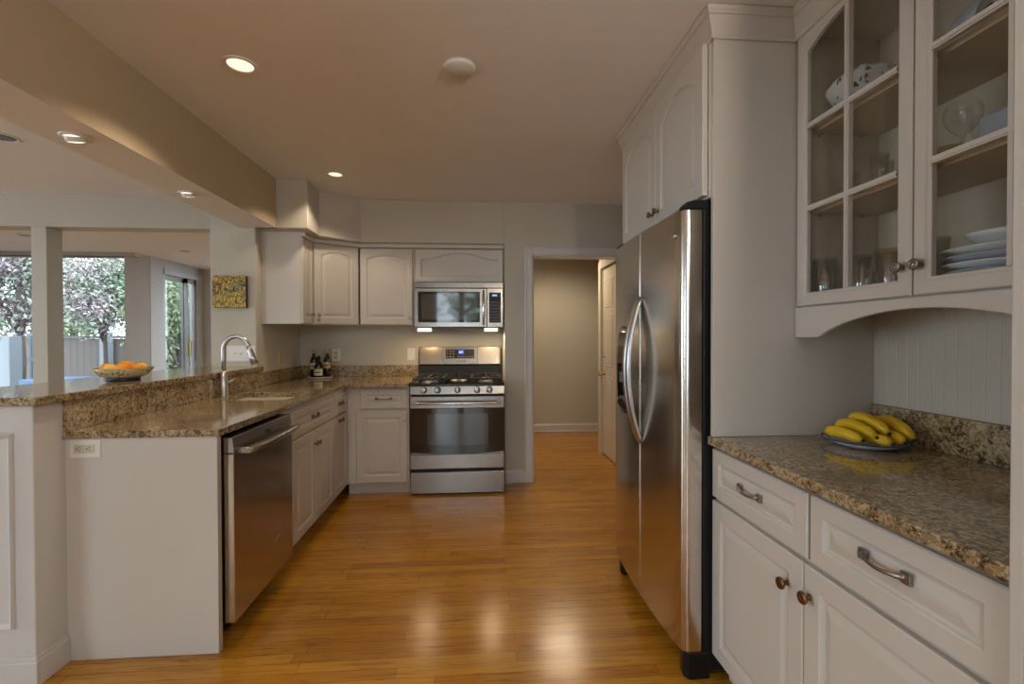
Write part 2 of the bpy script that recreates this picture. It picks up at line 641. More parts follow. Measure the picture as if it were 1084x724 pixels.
def window(name, x0, x1, label):
    fr = MB()
    t = 0.018
    fr.box(x0, YS + 0.02, WZ0, x0 + t, YS + 0.10, WZ1)
    fr.box(x1 - t, YS + 0.02, WZ0, x1, YS + 0.10, WZ1)
    fr.box(x0 + t, YS + 0.02, WZ1 - t, x1 - t, YS + 0.10, WZ1)
    fr.box(x0 + t, YS + 0.02, WZ0, x1 - t, YS + 0.10, WZ0 + t)
    root = thing(name, label, 'window')
    struct(root)
    fr.build('window_frame', mat('dark_window_frame', (0.22, 0.22, 0.24, 1), 0.4), root)
    MB().box(x0 + t, YS + 0.055, WZ0 + t, x1 - t, YS + 0.061, WZ1 - t).build('pane', M_PANE, root)
    return root


window('window_1', -6.85, -5.87, 'tall sunroom window at the picture edge, left of the column')
window('window_2', -5.79, WX1, 'tall sunroom window right of the square column')

# sliding glass door in the receding sunroom wall
d3 = thing('door_3', 'sliding glass door in the receding sunroom wall', 'door', (-4.78, 7.33, 0))
struct(d3)
fr = MB()
for y in (0.0, 0.84):
    fr.box(-0.05, y, 0, 0.07, y + 0.05, 2.33)
fr.box(-0.05, 0, 2.24, 0.10, 0.89, 2.33)
fr.box(-0.05, 0, 0, 0.07, 0.89, 0.04)
fr.build('door_frame', mat('slider_frame', (0.50, 0.50, 0.50, 1), 0.4), d3)
for y0, y1, x in ((0.05, 0.64, -0.03), (0.58, 0.84, 0.02)):
    s = MB()
    s.box(x, y0, 0.04, x + 0.035, y0 + 0.05, 2.24)
    s.box(x, y1 - 0.06, 0.04, x + 0.035, y1, 2.24)
    s.box(x, y0, 2.17, x + 0.035, y1, 2.24)
    s.box(x, y0, 0.04, x + 0.035, y1, 0.14)
    p = s.build('sliding_sash', mat('sash_grey', (0.40, 0.40, 0.40, 1), 0.4), d3)
    MB().box(x + 0.014, y0 + 0.05, 0.14, x + 0.020, y1 - 0.06, 2.17).build('pane', M_PANE, p)
MB().tube([(0.10, 0.72, 0.9), (0.10, 0.72, 2.2)], 0.008).build('blind_wand', mat('wand_brown', (0.20, 0.10, 0.05, 1), 0.5), d3)
MB().box(0.056, 0.62, 0.98, 0.085, 0.66, 1.22).build('door_handle', M_BRASS, d3, 0.004)

# glazed double door behind the camera (lights the room, seen in the appliances)
d2 = thing('door_2', 'white glazed double door behind the camera', 'door', (-1.02, YREAR - 0.06, 0))
struct(d2)
fr = MB()
fr.box(0, -0.05, 0, 0.05, 0.05, 2.40)
fr.box(1.25, -0.05, 0, 1.30, 0.05, 2.40)
fr.box(0.05, -0.05, 2.36, 1.25, 0.05, 2.40)
fr.build('door_frame', M_TRIM, d2)
for x0 in (0.05, 0.65):
    s = MB()
    x1 = x0 + 0.60
    s.box(x0, -0.02, 0.01, x0 + 0.06, 0.02, 2.36)
    s.box(x1 - 0.06, -0.02, 0.01, x1, 0.02, 2.36)
    s.box(x0 + 0.06, -0.02, 2.28, x1 - 0.06, 0.02, 2.36)
    s.box(x0 + 0.06, -0.02, 0.01, x1 - 0.06, 0.02, 0.16)
    s.build('door_leaf', M_TRIM, d2)
    MB().box(x0 + 0.06, -0.003, 0.16, x1 - 0.06, 0.003, 2.28).build('pane', M_PANE, d2)

w3 = thing('window_3', 'unseen dining window added behind the camera for daylight', 'window', (-5.2, YREAR - 0.06, 0.25))  # unseen window, added so daylight reaches the beam and dining ceiling
struct(w3)
fr = MB()
for x in (0.0, 0.94, 1.90):
    fr.box(x, -0.04, 0, x + 0.06, 0.04, 2.0)
for x in (0.06, 1.0):
    fr.box(x, -0.04, 0, x + 0.88, 0.04, 0.06)
    fr.box(x, -0.04, 1.94, x + 0.88, 0.04, 2.0)
fr.build('window_frame', M_TRIM, w3)
for x in (0.06, 1.0):
    MB().box(x, -0.003, 0.06, x + 0.88, 0.003, 1.94).build('pane', M_PANE, w3)
portal('daylight_portal_dining', (-4.22, YREAR - 0.02, 1.25), 1.9, 1.95, (radians(-90), 0, pi))
portal('daylight_portal_rear', (-0.37, YREAR - 0.02, 1.22), 1.2, 2.3, (radians(-90), 0, pi))
portal('daylight_portal_sunroom', (-5.85, YS - 0.03, 1.26), 2.05, 2.3, (radians(-90), 0, 0))
portal('daylight_portal_slider', (-4.66, 7.77, 1.2), 0.86, 2.2, (radians(-90), 0, radians(90)))

# doorway casing, baseboards ------------------------------------------
def casing_profile(w):
    return [(0, 0), (w, 0), (w, -0.010), (w - 0.012, -0.016), (0.014, -0.020), (0.004, -0.016), (0, -0.008)]


cs = MB()
CX0, CX1, CZ = 0.414, 0.474, 2.0
cs.box(CX0, YD - 0.016, 0, CX1, YD, CZ + 0.062)
cs.box(CX0 - 0.004, YD - 0.022, 0, CX0 + 0.012, YD, CZ + 0.066)
cs.box(CX1, YD - 0.016, CZ, 1.36, YD, CZ + 0.062)
cs.box(CX0, YD - 0.022, CZ + 0.052, 1.42, YD, CZ + 0.066)
cs.box(1.36, YD - 0.016, 0, 1.42, YD, CZ + 0.062)
cs.box(CX1 - 0.001, YD - 0.004, 0, CX1 + 0.012, YD + 0.14, CZ)
cs.box(CX1, YD - 0.004, CZ - 0.012, 1.36, YD + 0.14, CZ)
cs.box(CX1, YD + 0.05, 0, CX1 + 0.022, YD + 0.08, CZ)
struct(cs.build('trim_2', M_TRIM, bevel=0.003), 'white casing around the hall doorway', 'trim')


def baseboard(name, pts, h, t, m=M_TRIM, label=None):
    """pts: path along the wall; the board lies to the right of the path direction"""
    mb = MB()
    for (a, b) in zip(pts, pts[1:]):
        d = Vector((b[0] - a[0], b[1] - a[1]))
        n = Vector((d.y, -d.x)).normalized()
        prof = [(0, 0), (t, 0), (t, h - 0.022), (t * 0.55, h - 0.012), (t * 0.45, h), (0, h)]
        r0 = [(a[0] + n.x * p, a[1] + n.y * p, q) for p, q in prof]
        r1 = [(b[0] + n.x * p, b[1] + n.y * p, q) for p, q in prof]
        mb.rings([r0, r1])
    o = mb.build(name, m)
    return struct(o, label, 'baseboard')


baseboard('baseboard_doorway', [(0.24, YD), (0.412, YD)], 0.11, 0.014, label='white baseboard between range and doorway')
baseboard('baseboard_hall', [(-0.07, 6.17), (3.0, 6.17)], 0.115, 0.016, label='white baseboard along the hall end wall')
sh = MB().tube([(-0.07, 6.147, 0.010), (3.0, 6.147, 0.010)], 0.010)
struct(sh.build('trim_3', M_TRIM), 'shoe moulding along the hall baseboard', 'trim')

# hall door ------------------------------------------------------------
d1 = thing('door_1', 'cream six panel door with brass knob in the hall', 'door', (1.352, 4.19, 0))
struct(d1)
jm = MB()
jm.box(-0.018, 0.80, 0, 0.0, 0.885, 2.095)
jm.box(-0.018, -0.10, 2.02, 0.0, 0.80, 2.095)
jm.box(-0.018, -0.10, 0, 0.0, -0.02, 2.02)
jm.box(0.0, 0.785, 0, 0.06, 0.80, 2.02)
jm.build('door_frame', M_DOOR, d1, 0.003)
# slab lies in the plane x = 0.004 .. 0.039, y -0.015..0.78
slab = MB().box(0.010, -0.015, 0.012, 0.042, 0.782, 2.012)
for (pz0, pz1) in ((1.60, 1.88), (0.98, 1.50), (0.25, 0.85)):
    for (py0, py1) in ((0.08, 0.34), (0.43, 0.69)):
        def rg(i, x):
            return [(x, py0 + i, pz0 + i), (x, py1 - i, pz0 + i), (x, py1 - i, pz1 - i), (x, py0 + i, pz1 - i)]
        slab.rings([rg(-0.012, 0.0102), rg(-0.004, 0.005), rg(0.006, 0.0085), rg(0.03, 0.0055)], False, True)
slab.build('door_slab', M_DOOR, d1, 0.002)
MB().lathe([(0.026, 0), (0.026, 0.006), (0.010, 0.010), (0.010, 0.030), (0.022, 0.038), (0.028, 0.050), (0.024, 0.062), (0.0, 0.068)], (0, 0, 0), 20, 'X').build('door_knob', M_BRASS, d1, loc=(0.010, 0.725, 0.885), rot=(0, 0, pi))
MB().lathe([(0.020, 0), (0.020, 0.008), (0.008, 0.012), (0.0, 0.016)], (0, 0, 0), 20, 'X').build('deadbolt', M_BRASS, d1, loc=(0.010, 0.725, 1.06), rot=(0, 0, pi))

# ------------------------------------------------------------------ hardware (local frame: x right along the face, -y towards the viewer)
def knob(parent, x, z, y=0.0, m=M_PEWTER, r=0.015, name='knob'):
    prof = [(r * 0.5, 0), (r * 0.36, 0.004), (r * 0.34, 0.013), (r * 0.9, 0.017), (r, 0.021), (r * 0.92, 0.025), (r * 0.62, 0.0265), (r * 0.55, 0.025), (r * 0.3, 0.0275), (0.0, 0.028)]
    return MB().lathe(prof, (x, y, z), 18, 'Y').build(name, m, parent)


def pull(parent, x, z, y=0.0, w=0.115, m=M_PEWTER, name='handle'):
    mb = MB()
    n = 14
    pts, rs = [], []
    for i in range(n + 1):
        t = i / n
        px = x - w / 2 + w * t
        bow = sin(pi * t) ** 0.7
        pts.append((px, y - 0.006 - 0.017 * bow, z - 0.005 * sin(pi * t) + 0.004))
        rs.append(0.0046 + 0.004 * abs(2 * t - 1) ** 3)
    mb.tube(pts, rs, 10, 0.75, 1.0, up=(0, -1, 0))
    for sx in (-1, 1):
        cx = x + sx * (w / 2)
        mb.box(cx - 0.011, y - 0.009, z - 0.009, cx + 0.011, y, z + 0.015)
        mb.box(cx - 0.008, y - 0.012, z - 0.006, cx - 0.003, y, z + 0.012)
        mb.box(cx + 0.003, y - 0.012, z - 0.006, cx + 0.008, y, z + 0.012)
    return mb.build(name, m, parent, 0.0015)


def arch_rise(t, kind):
    """t from 0 (left) to 1 (right); 0 at shoulders, 1 in the middle"""
    if kind == 'round':
        return max(0.0, 1 - (2 * t - 1) ** 2)
    # cathedral: flat shoulders, then an S curve up to the crown
    s = 1 - abs(2 * t - 1)
    s = min(1.0, max(0.0, (s - 0.10) / 0.80))
    return 0.5 - 0.5 * cos(pi * s)


def ring(x0, x1, z0, z1, y, rise=0.0, kind='round', n=16):
    pts = [(x0, y, z0), (x1, y, z0)]
    for i in range(n + 1):
        t = 1 - i / n
        pts.append((x0 + (x1 - x0) * t, y, z1 - rise + rise * arch_rise(t, kind)))
    return pts


def panel_front(w, h, stile=0.055, t=0.019, rise=0.0, kind='round', style='raised', top=None):
    """a cabinet door / drawer front; front face at y=0, back at y=t"""
    mb = MB()
    top = stile if top is None else top
    e = 0.004
    r = [ring(0, w, 0, h, t), ring(0, w, 0, h, e), ring(e, w - e, e, h - e, 0)]
    X = lambda d, y: ring(stile + d, w - stile - d, stile + d, h - top - d, y, rise, kind)
    r.append(X(0, 0))
    if style == 'raised':
        r += [X(0.004, 0.0025), X(0.006, 0.007), X(0.014, 0.0085), X(0.036, 0.002), X(0.039, 0.0015)]
    elif style == 'recessed':
        r += [X(0.003, 0.002), X(0.005, 0.016), X(0.010, 0.0165)]
    mb.rings(r)
    return mb


def glass_front(w, h, stile, rail_b, rail_t, rise, t=0.020):
    mb = MB()
    hole = lambda d, y: ring(stile + d, w - stile - d, rail_b + d, h - rail_t - d, y, rise, 'round')
    e = 0.004
    mb.rings([ring(0, w, 0, h, t), ring(0, w, 0, h, e), ring(e, w - e, e, h - e, 0), hole(-0.012, 0), hole(-0.008, 0.004), hole(-0.002, 0.005), hole(0, 0.007), hole(0, t), ring(0, w, 0, h, t)], False, False)
    return mb


def at(face, u0, z0):
    return face, u0, z0


# ================================================================== LEFT SIDE: PENINSULA
# half wall with raised granite bar
pw = thing('half_wall', 'panelled white half wall under the raised granite bar', 'half wall', (-1.6275, 1.820, 0))
mb = MB().box(-0.30, 0, 0, 0, 1.778, 1.034)
mb.build('wall_core', M_TRIM, pw, 0.004)
# picture-frame moulding on the end face
def frame_moulding(x0, x1, z0, z1, y, wd=0.022, t=0.014):
    R = lambda i, yy: [(x0 + i, yy, z0 + i), (x1 - i, yy, z0 + i), (x1 - i, yy, z1 - i), (x0 + i, yy, z1 - i)]
    return MB().rings([R(0, y), R(0.002, y - t * 0.6), R(0.006, y - t), R(wd * 0.6, y - t * 0.6), R(wd - 0.002, y - t * 0.35), R(wd, y)], False, False)


frame_moulding(-0.255, -0.066, 0.215, 0.935, 0.0).build('panel_moulding', M_TRIM, pw)
bb = MB()
for t_, h_ in ((0.013, 0.094), (0.007, 0.110)):
    bb.box(-0.30, -t_, 0, t_, 0, h_)
    bb.box(0, 0, 0, t_, 0.128, h_)
bb.build('baseboard', M_TRIM, pw, 0.003)

bt = MB().box(-2.10, 1.800, 1.035, -1.598, 3.598, 1.066)
tag(bt.build('raised_bar_counter', M_GRAN, bevel=0.004), 'polished granite raised bar top along the peninsula', 'bar top')
bs = MB().box(-1.6265, 1.940, 0.9145, -1.608, 3.598, 1.0345)
tag(bs.build('bar_backsplash', M_GRAN, bevel=0.001), 'dark speckled granite splash under the raised bar', 'backsplash')

# worktop (L shaped, cut out for the sink)
SX0, SX1, SY0, SY1 = -1.53, -1.135, 2.815, 3.205
xs = [-1.6265, SX0, SX1, -1.0365, -0.552]
ys = [1.938, SY0, SY1, 3.722, 4.4625]
wt = grid_plate(xs, ys, 0.884, 0.914, lambda x, y: (x < -1.0365 or y > 3.722) and not (SX0 < x < SX1 and SY0 < y < SY1))
tag(wt.build('worktop', M_GRAN, bevel=0.003), 'L-shaped granite worktop with sink, left of the range', 'worktop')
sp = MB().box(XL + 0.001, 3.602, 0.9145, XL + 0.021, 4.4625, 1.018)
tag(sp.build('wall_backsplash', M_GRAN, bevel=0.002), 'short granite splash on the left wall under the wall cabinets', 'backsplash')
sp = MB().box(XL + 0.022, 4.4425, 0.9145, -0.556, 4.4625, 1.018)
tag(sp.build('back_backsplash', M_GRAN, bevel=0.002), 'short granite splash on the back wall beside the range', 'backsplash')

# sink
sk = thing('sink', 'stainless undermount sink set into the left worktop', 'sink', ((SX0 + SX1) / 2, (SY0 + SY1) / 2, 0.70))
hx, hy = (SX1 - SX0) / 2 + 0.006, (SY1 - SY0) / 2 + 0.006


def rrect(hx, hy, r, z, n=6):
    pts = []
    for cx, cy, a0 in ((hx - r, hy - r, 0), (-hx + r, hy - r, 90), (-hx + r, -hy + r, 180), (hx - r, -hy + r, 270)):
        for k in range(n + 1):
            a = radians(a0 + 90 * k / n)
            pts.append((cx + r * cos(a), cy + r * sin(a), z))
    return pts


MB().rings([rrect(hx + 0.02, hy + 0.02, 0.05, 0.183), rrect(hx, hy, 0.04, 0.183), rrect(hx - 0.004, hy - 0.004, 0.045, 0.03), rrect(hx - 0.03, hy - 0.03, 0.05, 0.004), rrect(0.05, 0.05, 0.045, 0.0)], False, True, True).build('basin', M_STEELH, sk)
MB().lathe([(0.044, 0.001), (0.046, 0.004), (0.036, 0.005), (0.030, 0.001), (0.0, 0.001)], (0, 0, 0.001), 24).build('drain', M_CHROME, sk)

# tap
fx, fy = -1.575, 3.0
tp = thing('tap', 'tall gooseneck chrome pull-down tap behind the sink', 'tap', (fx, fy, 0.914))
MB().lathe([(0.030, 0), (0.030, 0.006), (0.025, 0.012), (0.022, 0.10), (0.020, 0.16)], (0, 0, 0), 20).build('base', M_NICKEL, tp)
pts = [(0, 0, 0.14), (0, 0, 0.24), (0, 0, 0.285)]
R_ = 0.080
for k in range(1, 17):
    a = pi * k / 16 * 0.93
    pts.append((R_ - R_ * cos(a), -0.010 * k / 16, 0.285 + R_ * 1.12 * sin(a)))
MB().tube(pts, 0.0135, 14).build('spout', M_NICKEL, tp)
e = Vector(pts[-1])
dirn = (Vector(pts[-1]) - Vector(pts[-2])).normalized()
MB().tube([tuple(e - dirn * 0.004), tuple(e + dirn * 0.02), tuple(e + dirn * 0.06 + Vector((0.003, 0, 0))), tuple(e + dirn * 0.105 + Vector((0.008, 0, 0)))], [0.0150, 0.0165, 0.019, 0.022], 16).build('spray_head', M_NICKEL, tp)
MB().tube([(0.012, 0.006, 0.085), (0.034, 0.014, 0.094), (0.060, 0.022, 0.112)], [0.010, 0.0075, 0.006], 10).build('lever', M_NICKEL, tp)

# end panel with socket
ep = MB().box(-1.6270, 1.950, 0.0, -1.052, 1.980, 0.8835)
tag(ep.build('peninsula_end_panel', M_CAB, bevel=0.002), 'plain white panel closing the near end of the peninsula', 'end panel')


def socket(name, label, loc, rotz, horizontal=False, plate=(0.115, 0.075), m=M_WHITEP, face=M_WHITEP, style='outlet', group=None):
    t = thing(name, label, 'wall socket' if style == 'outlet' else 'light switch', loc, rotz, group)
    w, h = plate
    MB().rings([[(-w / 2, 0, -h / 2), (w / 2, 0, -h / 2), (w / 2, 0, h / 2), (-w / 2, 0, h / 2)], [(-w / 2, -0.003, -h / 2), (w / 2, -0.003, -h / 2), (w / 2, -0.003, h / 2), (-w / 2, -0.003, h / 2)], [(-w / 2 + 0.005, -0.006, -h / 2 + 0.005), (w / 2 - 0.005, -0.006, -h / 2 + 0.005), (w / 2 - 0.005, -0.006, h / 2 - 0.005), (-w / 2 + 0.005, -0.006, h / 2 - 0.005)]]).build('cover_plate', m, t)
    if style == 'outlet':
        for s in (-1, 1):
            cx, cz = (s * 0.019, 0) if horizontal else (0, s * 0.019)
            f = MB()
            pts = [(-0.0185, -0.017), (0.0185, -0.017), (0.0185, 0.017), (-0.0185, 0.017)] if horizontal else [(0.0165 * (abs(cos(a)) ** 0.7) * (1 if cos(a) >= 0 else -1), 0.0145 * (abs(sin(a)) ** 0.5) * (1 if sin(a) >= 0 else -1)) for a in [2 * pi * k / 20 for k in range(20)]]
            if not horizontal:
                pts = [(q * 1.1, p * 0.95) for p, q in pts][::-1]
            f.rings([[(cx + p, -0.006, cz + q) for p, q in pts], [(cx + p, -0.0085, cz + q) for p, q in pts]])
            fo = f.build('outlet_face', face, t)
            sl = MB()
            if horizontal:
                sl.box(cx - 0.002, -0.0092, cz + 0.0045, cx + 0.006, -0.0084, cz + 0.0070)
                sl.box(cx - 0.002, -0.0092, cz - 0.0070, cx + 0.005, -0.0084, cz - 0.0045)
                sl.lathe([(0.0028, 0), (0.0028, 0.0008)], (cx - 0.0085, -0.0084, cz), 10, 'Y')
            else:
                sl.box(cx - 0.0070, -0.0092, cz - 0.002, cx - 0.0045, -0.0084, cz + 0.006)
                sl.box(cx + 0.0045, -0.0092, cz - 0.002, cx + 0.0070, -0.0084, cz + 0.005)
                sl.lathe([(0.0028, 0), (0.0028, 0.0008)], (cx, -0.0084, cz - 0.0085), 10, 'Y')
            sl.build('slots', M_SLOT, fo)
    else:
        k = style
        for i in range(k):
            cx = (i - (k - 1) / 2) * 0.046
            lev = MB()
            lev.box(cx - 0.006, -0.0075, -0.013, cx + 0.006, -0.006, 0.013)
            lev.rings([[(cx - 0.004, -0.007, -0.006), (cx + 0.004, -0.007, -0.006), (cx + 0.004, -0.007, 0.008), (cx - 0.004, -0.007, 0.008)], [(cx - 0.0035, -0.017, 0.004), (cx + 0.0035, -0.017, 0.004), (cx + 0.0035, -0.017, 0.010), (cx - 0.0035, -0.017, 0.010)]])
            lev.build('toggle', M_WHITEP, t)
    return t


M_CREAMF = mat('cream_plastic', (0.62, 0.55, 0.42, 1), 0.4)
socket('wall_socket', 'white wall socket on the near end panel under the worktop', (-1.550, 1.9498, 0.843), 0, True, face=M_CREAMF)
socket('light_switch', 'white triple light switch on the wall behind the tap', (-1.762, 3.5998, 1.160), 0, False, (0.205, 0.120), style=3)
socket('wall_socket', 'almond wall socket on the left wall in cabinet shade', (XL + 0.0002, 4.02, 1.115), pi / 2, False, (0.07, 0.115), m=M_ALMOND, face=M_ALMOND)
socket('wall_socket', 'white wall socket on the back wall behind the bottles', (-1.330, YB - 0.0002, 1.115), 0, False, (0.075, 0.118), face=M_CREAMF)
socket('light_switch', 'white single light switch on the back wall beside the range', (-0.635, YB - 0.0002, 1.118), 0, False, (0.075, 0.118), style=1)

# dishwasher -----------------------------------------------------------
dwm = thing('dishwasher', 'stainless dishwasher between the end panel and the sink cabinet', 'dishwasher', (-1.008, 1.990, 0), pi / 2)
DWW = 0.600
MB().box(0.004, 0.046, 0.10, DWW - 0.004, 0.60, 0.868).build('tub', M_BLACK, dwm)
MB().box(0.03, 0.10, 0.0, DWW - 0.03, 0.12, 0.10).build('toe_kick', M_BLACK, dwm)
dd = MB().box(0.0, 0.0, 0.097, DWW, 0.042, 0.800)
dd.build('door', M_STEELV, dwm, 0.003)
cp = MB().prism([(0.0, 0.803), (0.042, 0.803), (0.042, 0.868), (0.006, 0.868)], 0.0, DWW, 'X')
cpo = cp.build('control_strip', M_STEELH, dwm, 0.002)
MB().box(0.30, -0.0015, 0.825, 0.335, 0.006, 0.843).build('button_mark', M_SLOT, cpo)
hb = MB()
hb.tube([(0.035 + (DWW - 0.07) * k / 10, -0.052 - 0.010 * sin(pi * k / 10), 0.806) for k in range(11)], 0.011, 12, 1.25, 0.9)
for x in (0.045, DWW - 0.045):
    hb.prism([(x - 0.014, 0.794), (x + 0.014, 0.794), (x + 0.014, 0.818), (x - 0.014, 0.818)], -0.054, 0.001, 'Y')
hb.build('handle', M_STEELH, dwm, 0.003)
em = MB()
for i in range(8):
    em.box(0.372 + i * 0.0095, -0.0012, 0.270, 0.372 + i * 0.0095 + 0.006, 0.0, 0.270 + (0.018 if i in (0, 3, 7) else 0.013))
em.build('emblem', M_CHROME, dwm)
MB().lathe([(0.006, 0), (0.006, 0.02)], (0.010, 0.05, 0.14), 10, 'Y').build('hinge_screw', M_CHROME, dwm)


# base cabinets ---------------------------------------------------------
def front(parent, name, x0, x1, z0, z1, **kw):
    o = panel_front(x1 - x0, z1 - z0, **kw).build(name, kw.pop('m', M_CAB) if False else M_CAB, parent, loc=(x0, 0, z0))
    return o


def carcass(parent, x0, x1, z0, z1, y0, y1, toe=True, toe_in=0.075, m=M_CAB):
    mb = MB()
    mb.box(x0, y0, z0, x1, y1, z1)
    o = mb.build('cabinet_body', m, parent)
    if toe:
        MB().box(x0, y0 + toe_in, 0, x1, y1, z0).build('toe_kick', m, parent)
    return o


# sink cabinet; local x = world Y - 2.595, face at X = -1.040
sc_ = thing('base_cabinet', 'white sink base cabinet with two doors beside the dishwasher', 'base cabinet', (-1.040, 2.595, 0), pi / 2)
carcass(sc_, 0, 0.830, 0.10, 0.8835, 0.019, 0.585)
f = front(sc_, 'false_drawer_front', 0.092, 0.826, 0.702, 0.858, stile=0.042)
pull(f, 0.36, 0.078, 0.0015, 0.10, M_BRONZE)
f = front(sc_, 'door', 0.092, 0.457, 0.105, 0.692)
knob(f, 0.340, 0.500, 0, M_BRONZE)
f = front(sc_, 'door', 0.461, 0.826, 0.105, 0.692)
knob(f, 0.025, 0.500, 0, M_BRONZE)
# narrow cabinet
nc = thing('base_cabinet', 'narrow white base cabinet in the inner corner of the left worktop', 'base cabinet', (-1.040, 3.427, 0), pi / 2)
carcass(nc, 0, 0.372, 0.10, 0.8835, 0.019, 0.585)
f = front(nc, 'drawer', 0.008, 0.345, 0.702, 0.858, stile=0.042)
pull(f, 0.17, 0.078, 0.0015, 0.09, M_BRONZE)
f = front(nc, 'door', 0.008, 0.345, 0.105, 0.692)
pull(f, 0.17, 0.545, 0.0, 0.09, M_BRONZE)
# back run cabinet beside the range (face at Y = 3.782)
bc = thing('base_cabinet', 'white base cabinet with drawer and door left of the range', 'base cabinet', (-1.020, 3.782, 0), 0)
carcass(bc, -0.036, 0.462, 0.10, 0.8835, 0.020, 0.675, toe_in=0.068)
f = front(bc, 'drawer', 0.078, 0.448, 0.708, 0.862, stile=0.042)
pull(f, 0.185, 0.078, 0.0015, 0.115, M_PEWTER)
f = front(bc, 'door', 0.046, 0.448, 0.112, 0.690)
knob(f, 0.385, 0.500, 0, M_NICKEL)

# ================================================================== WALL CABINETS, LEFT / BACK
UZ0, UZ1 = 1.387, 2.060
# side cabinet on the left wall (face at X = -1.345)
u1 = thing('wall_cabinet', 'narrow wall cabinet on the left wall, plain side facing the room', 'wall cabinet', (-1.345, 3.690, UZ0), pi / 2)
MB().box(0.0, 0.018, 0, 0.236, 0.308, UZ1 - UZ0 - 0.0005).box(0.0, 0.018, UZ1 - UZ0 - 0.0005, 0.0018, 0.308, ZB - UZ0 - 0.001).build('cabinet_body', M_CAB, u1)
f = front(u1, 'door', 0.006, 0.230, 0.004, UZ1 - UZ0 - 0.004, stile=0.045, rise=0.03)
knob(f, 0.17, 0.075, 0, M_PEWTER)
# corner cabinet
P1, P2 = Vector((-1.350, 3.928)), Vector((-1.030, 4.132))
ang = atan2(P2.y - P1.y, P2.x - P1.x)
wid = (P2 - P1).length
u2c = thing('wall_cabinet', 'angled corner wall cabinet above the bottles', 'wall cabinet', (P1.x, P1.y, UZ0), ang)
Rm = Matrix.Rotation(-ang, 2)
poly = []
for p in ((P1.x, P1.y), (P2.x, P2.y), (-1.030, 4.462), (XL + 0.001, 4.462), (XL + 0.001, 3.930)):
    q = Rm @ (Vector(p) - P1)
    poly.append((q.x, q.y))
poly[0] = (poly[0][0] + 0.0, 0.019)
poly[1] = (poly[1][0], 0.019)
MB().prism(poly, 0, UZ1 - UZ0).build('cabinet_body', M_CAB, u2c)
f = front(u2c, 'door', 0.006, wid - 0.006, 0.004, UZ1 - UZ0 - 0.004, rise=0.035)
knob(f, 0.035, 0.075, 0, M_PEWTER)
# back cabinet
u3 = thing('wall_cabinet', 'arched panel wall cabinet on the back wall, left of the microwave', 'wall cabinet', (-1.028, 4.130, UZ0), 0)
MB().box(0, 0.020, 0, 0.470, 0.332, UZ1 - UZ0).build('cabinet_body', M_CAB, u3, 0.002)
f = front(u3, 'door', 0.006, 0.456, 0.004, UZ1 - UZ0 - 0.004, rise=0.035)
knob(f, 0.425, 0.06, 0, M_NICKEL)
# cabinet above the microwave
u4 = thing('wall_cabinet', 'low wall cabinet with arched recessed panel above the microwave', 'wall cabinet', (-0.556, 4.130, 1.762), 0)
MB().box(0, 0.020, 0, 0.786, 0.332, 0.298).build('cabinet_body', M_CAB, u4, 0.002)
f = front(u4, 'flap_door', 0.010, 0.778, 0.006, 0.292, stile=0.045, rise=0.055, kind='cathedral', style='recessed', top=0.030)

# little things hanging from the corner cabinet knob
kt = MB().lathe([(0.0, 0.0), (0.009, 0.004), (0.012, 0.015), (0.008, 0.028), (0.002, 0.034), (0.002, 0.05)], (0, 0, 0), 12)
kp = Rm.inverted() @ Vector((0.041, -0.020))
tag(kt.build('hanging_ornament', M_NICKEL, loc=(P1.x + kp.x, P1.y + kp.y, 1.412)), 'tiny silver ornament hanging from the corner cabinet knob', 'ornament')

# ================================================================== MICROWAVE
mw = thing('microwave', 'stainless over-the-range microwave with lit underside lamps', 'microwave', (-0.550, 4.068, 1.356), 0)
mw['label'] = 'stainless microwave mounted above the gas range'
MWW, MWH = 0.770, 0.402
MB().box(0.002, 0.03, 0.012, MWW - 0.002, 0.39, MWH).build('body', M_GREYP, mw)
v_ = MB().box(0.0, 0.004, MWH - 0.048, MWW, 0.03, MWH - 0.004)
for i in range(3):
    v_.box(0.0, -0.004, MWH - 0.046 + i * 0.014, MWW, 0.006, MWH - 0.038 + i * 0.014)
v_.build('vent_grille', M_STEELH, mw, 0.001)
dr = MB()
DW_ = 0.628
dr.rings([ring(0, DW_, 0.012, MWH - 0.052, 0.03, n=2), ring(0, DW_, 0.012, MWH - 0.052, 0.003, n=2), ring(0.004, DW_ - 0.004, 0.016, MWH - 0.056, 0.0, n=2), ring(0.032, DW_ - 0.060, 0.052, MWH - 0.082, 0.0, n=2), ring(0.034, DW_ - 0.062, 0.054, MWH - 0.084, 0.004, n=2)], False, True)
do = dr.build('door', M_STEELH, mw)
MB().box(0.0335, 0.001, 0.0535, DW_ - 0.0615, 0.0032, MWH - 0.0835).build('black_border', M_BLACKG, do)
MB().box(0.062, -0.0004, 0.078, DW_ - 0.082, 0.0012, MWH - 0.104).build('window', M_OVENW, do)
h = MB()
h.tube([(DW_ - 0.028, -0.012 - 0.026 * sin(pi * k / 14) ** 0.8, 0.030 + 0.300 * k / 14) for k in range(15)], [0.008 + 0.003 * sin(pi * k / 14) for k in range(15)], 12, 0.9, 1.2, up=(0, -1, 0))
h.box(DW_ - 0.037, -0.014, 0.028, DW_ - 0.019, 0.002, 0.046)
h.box(DW_ - 0.037, -0.014, 0.314, DW_ - 0.019, 0.002, 0.332)
h.build('handle', M_CHROME, do, 0.002)
cp = MB().box(DW_ + 0.003, 0.0, 0.012, MWW, 0.03, MWH - 0.052).build('control_panel', M_STEELH, mw, 0.002)
MB().box(DW_ + 0.020, -0.0025, 0.050, MWW - 0.020, 0.001, MWH - 0.088).build('keypad', M_BLACK, cp)
kk = MB()
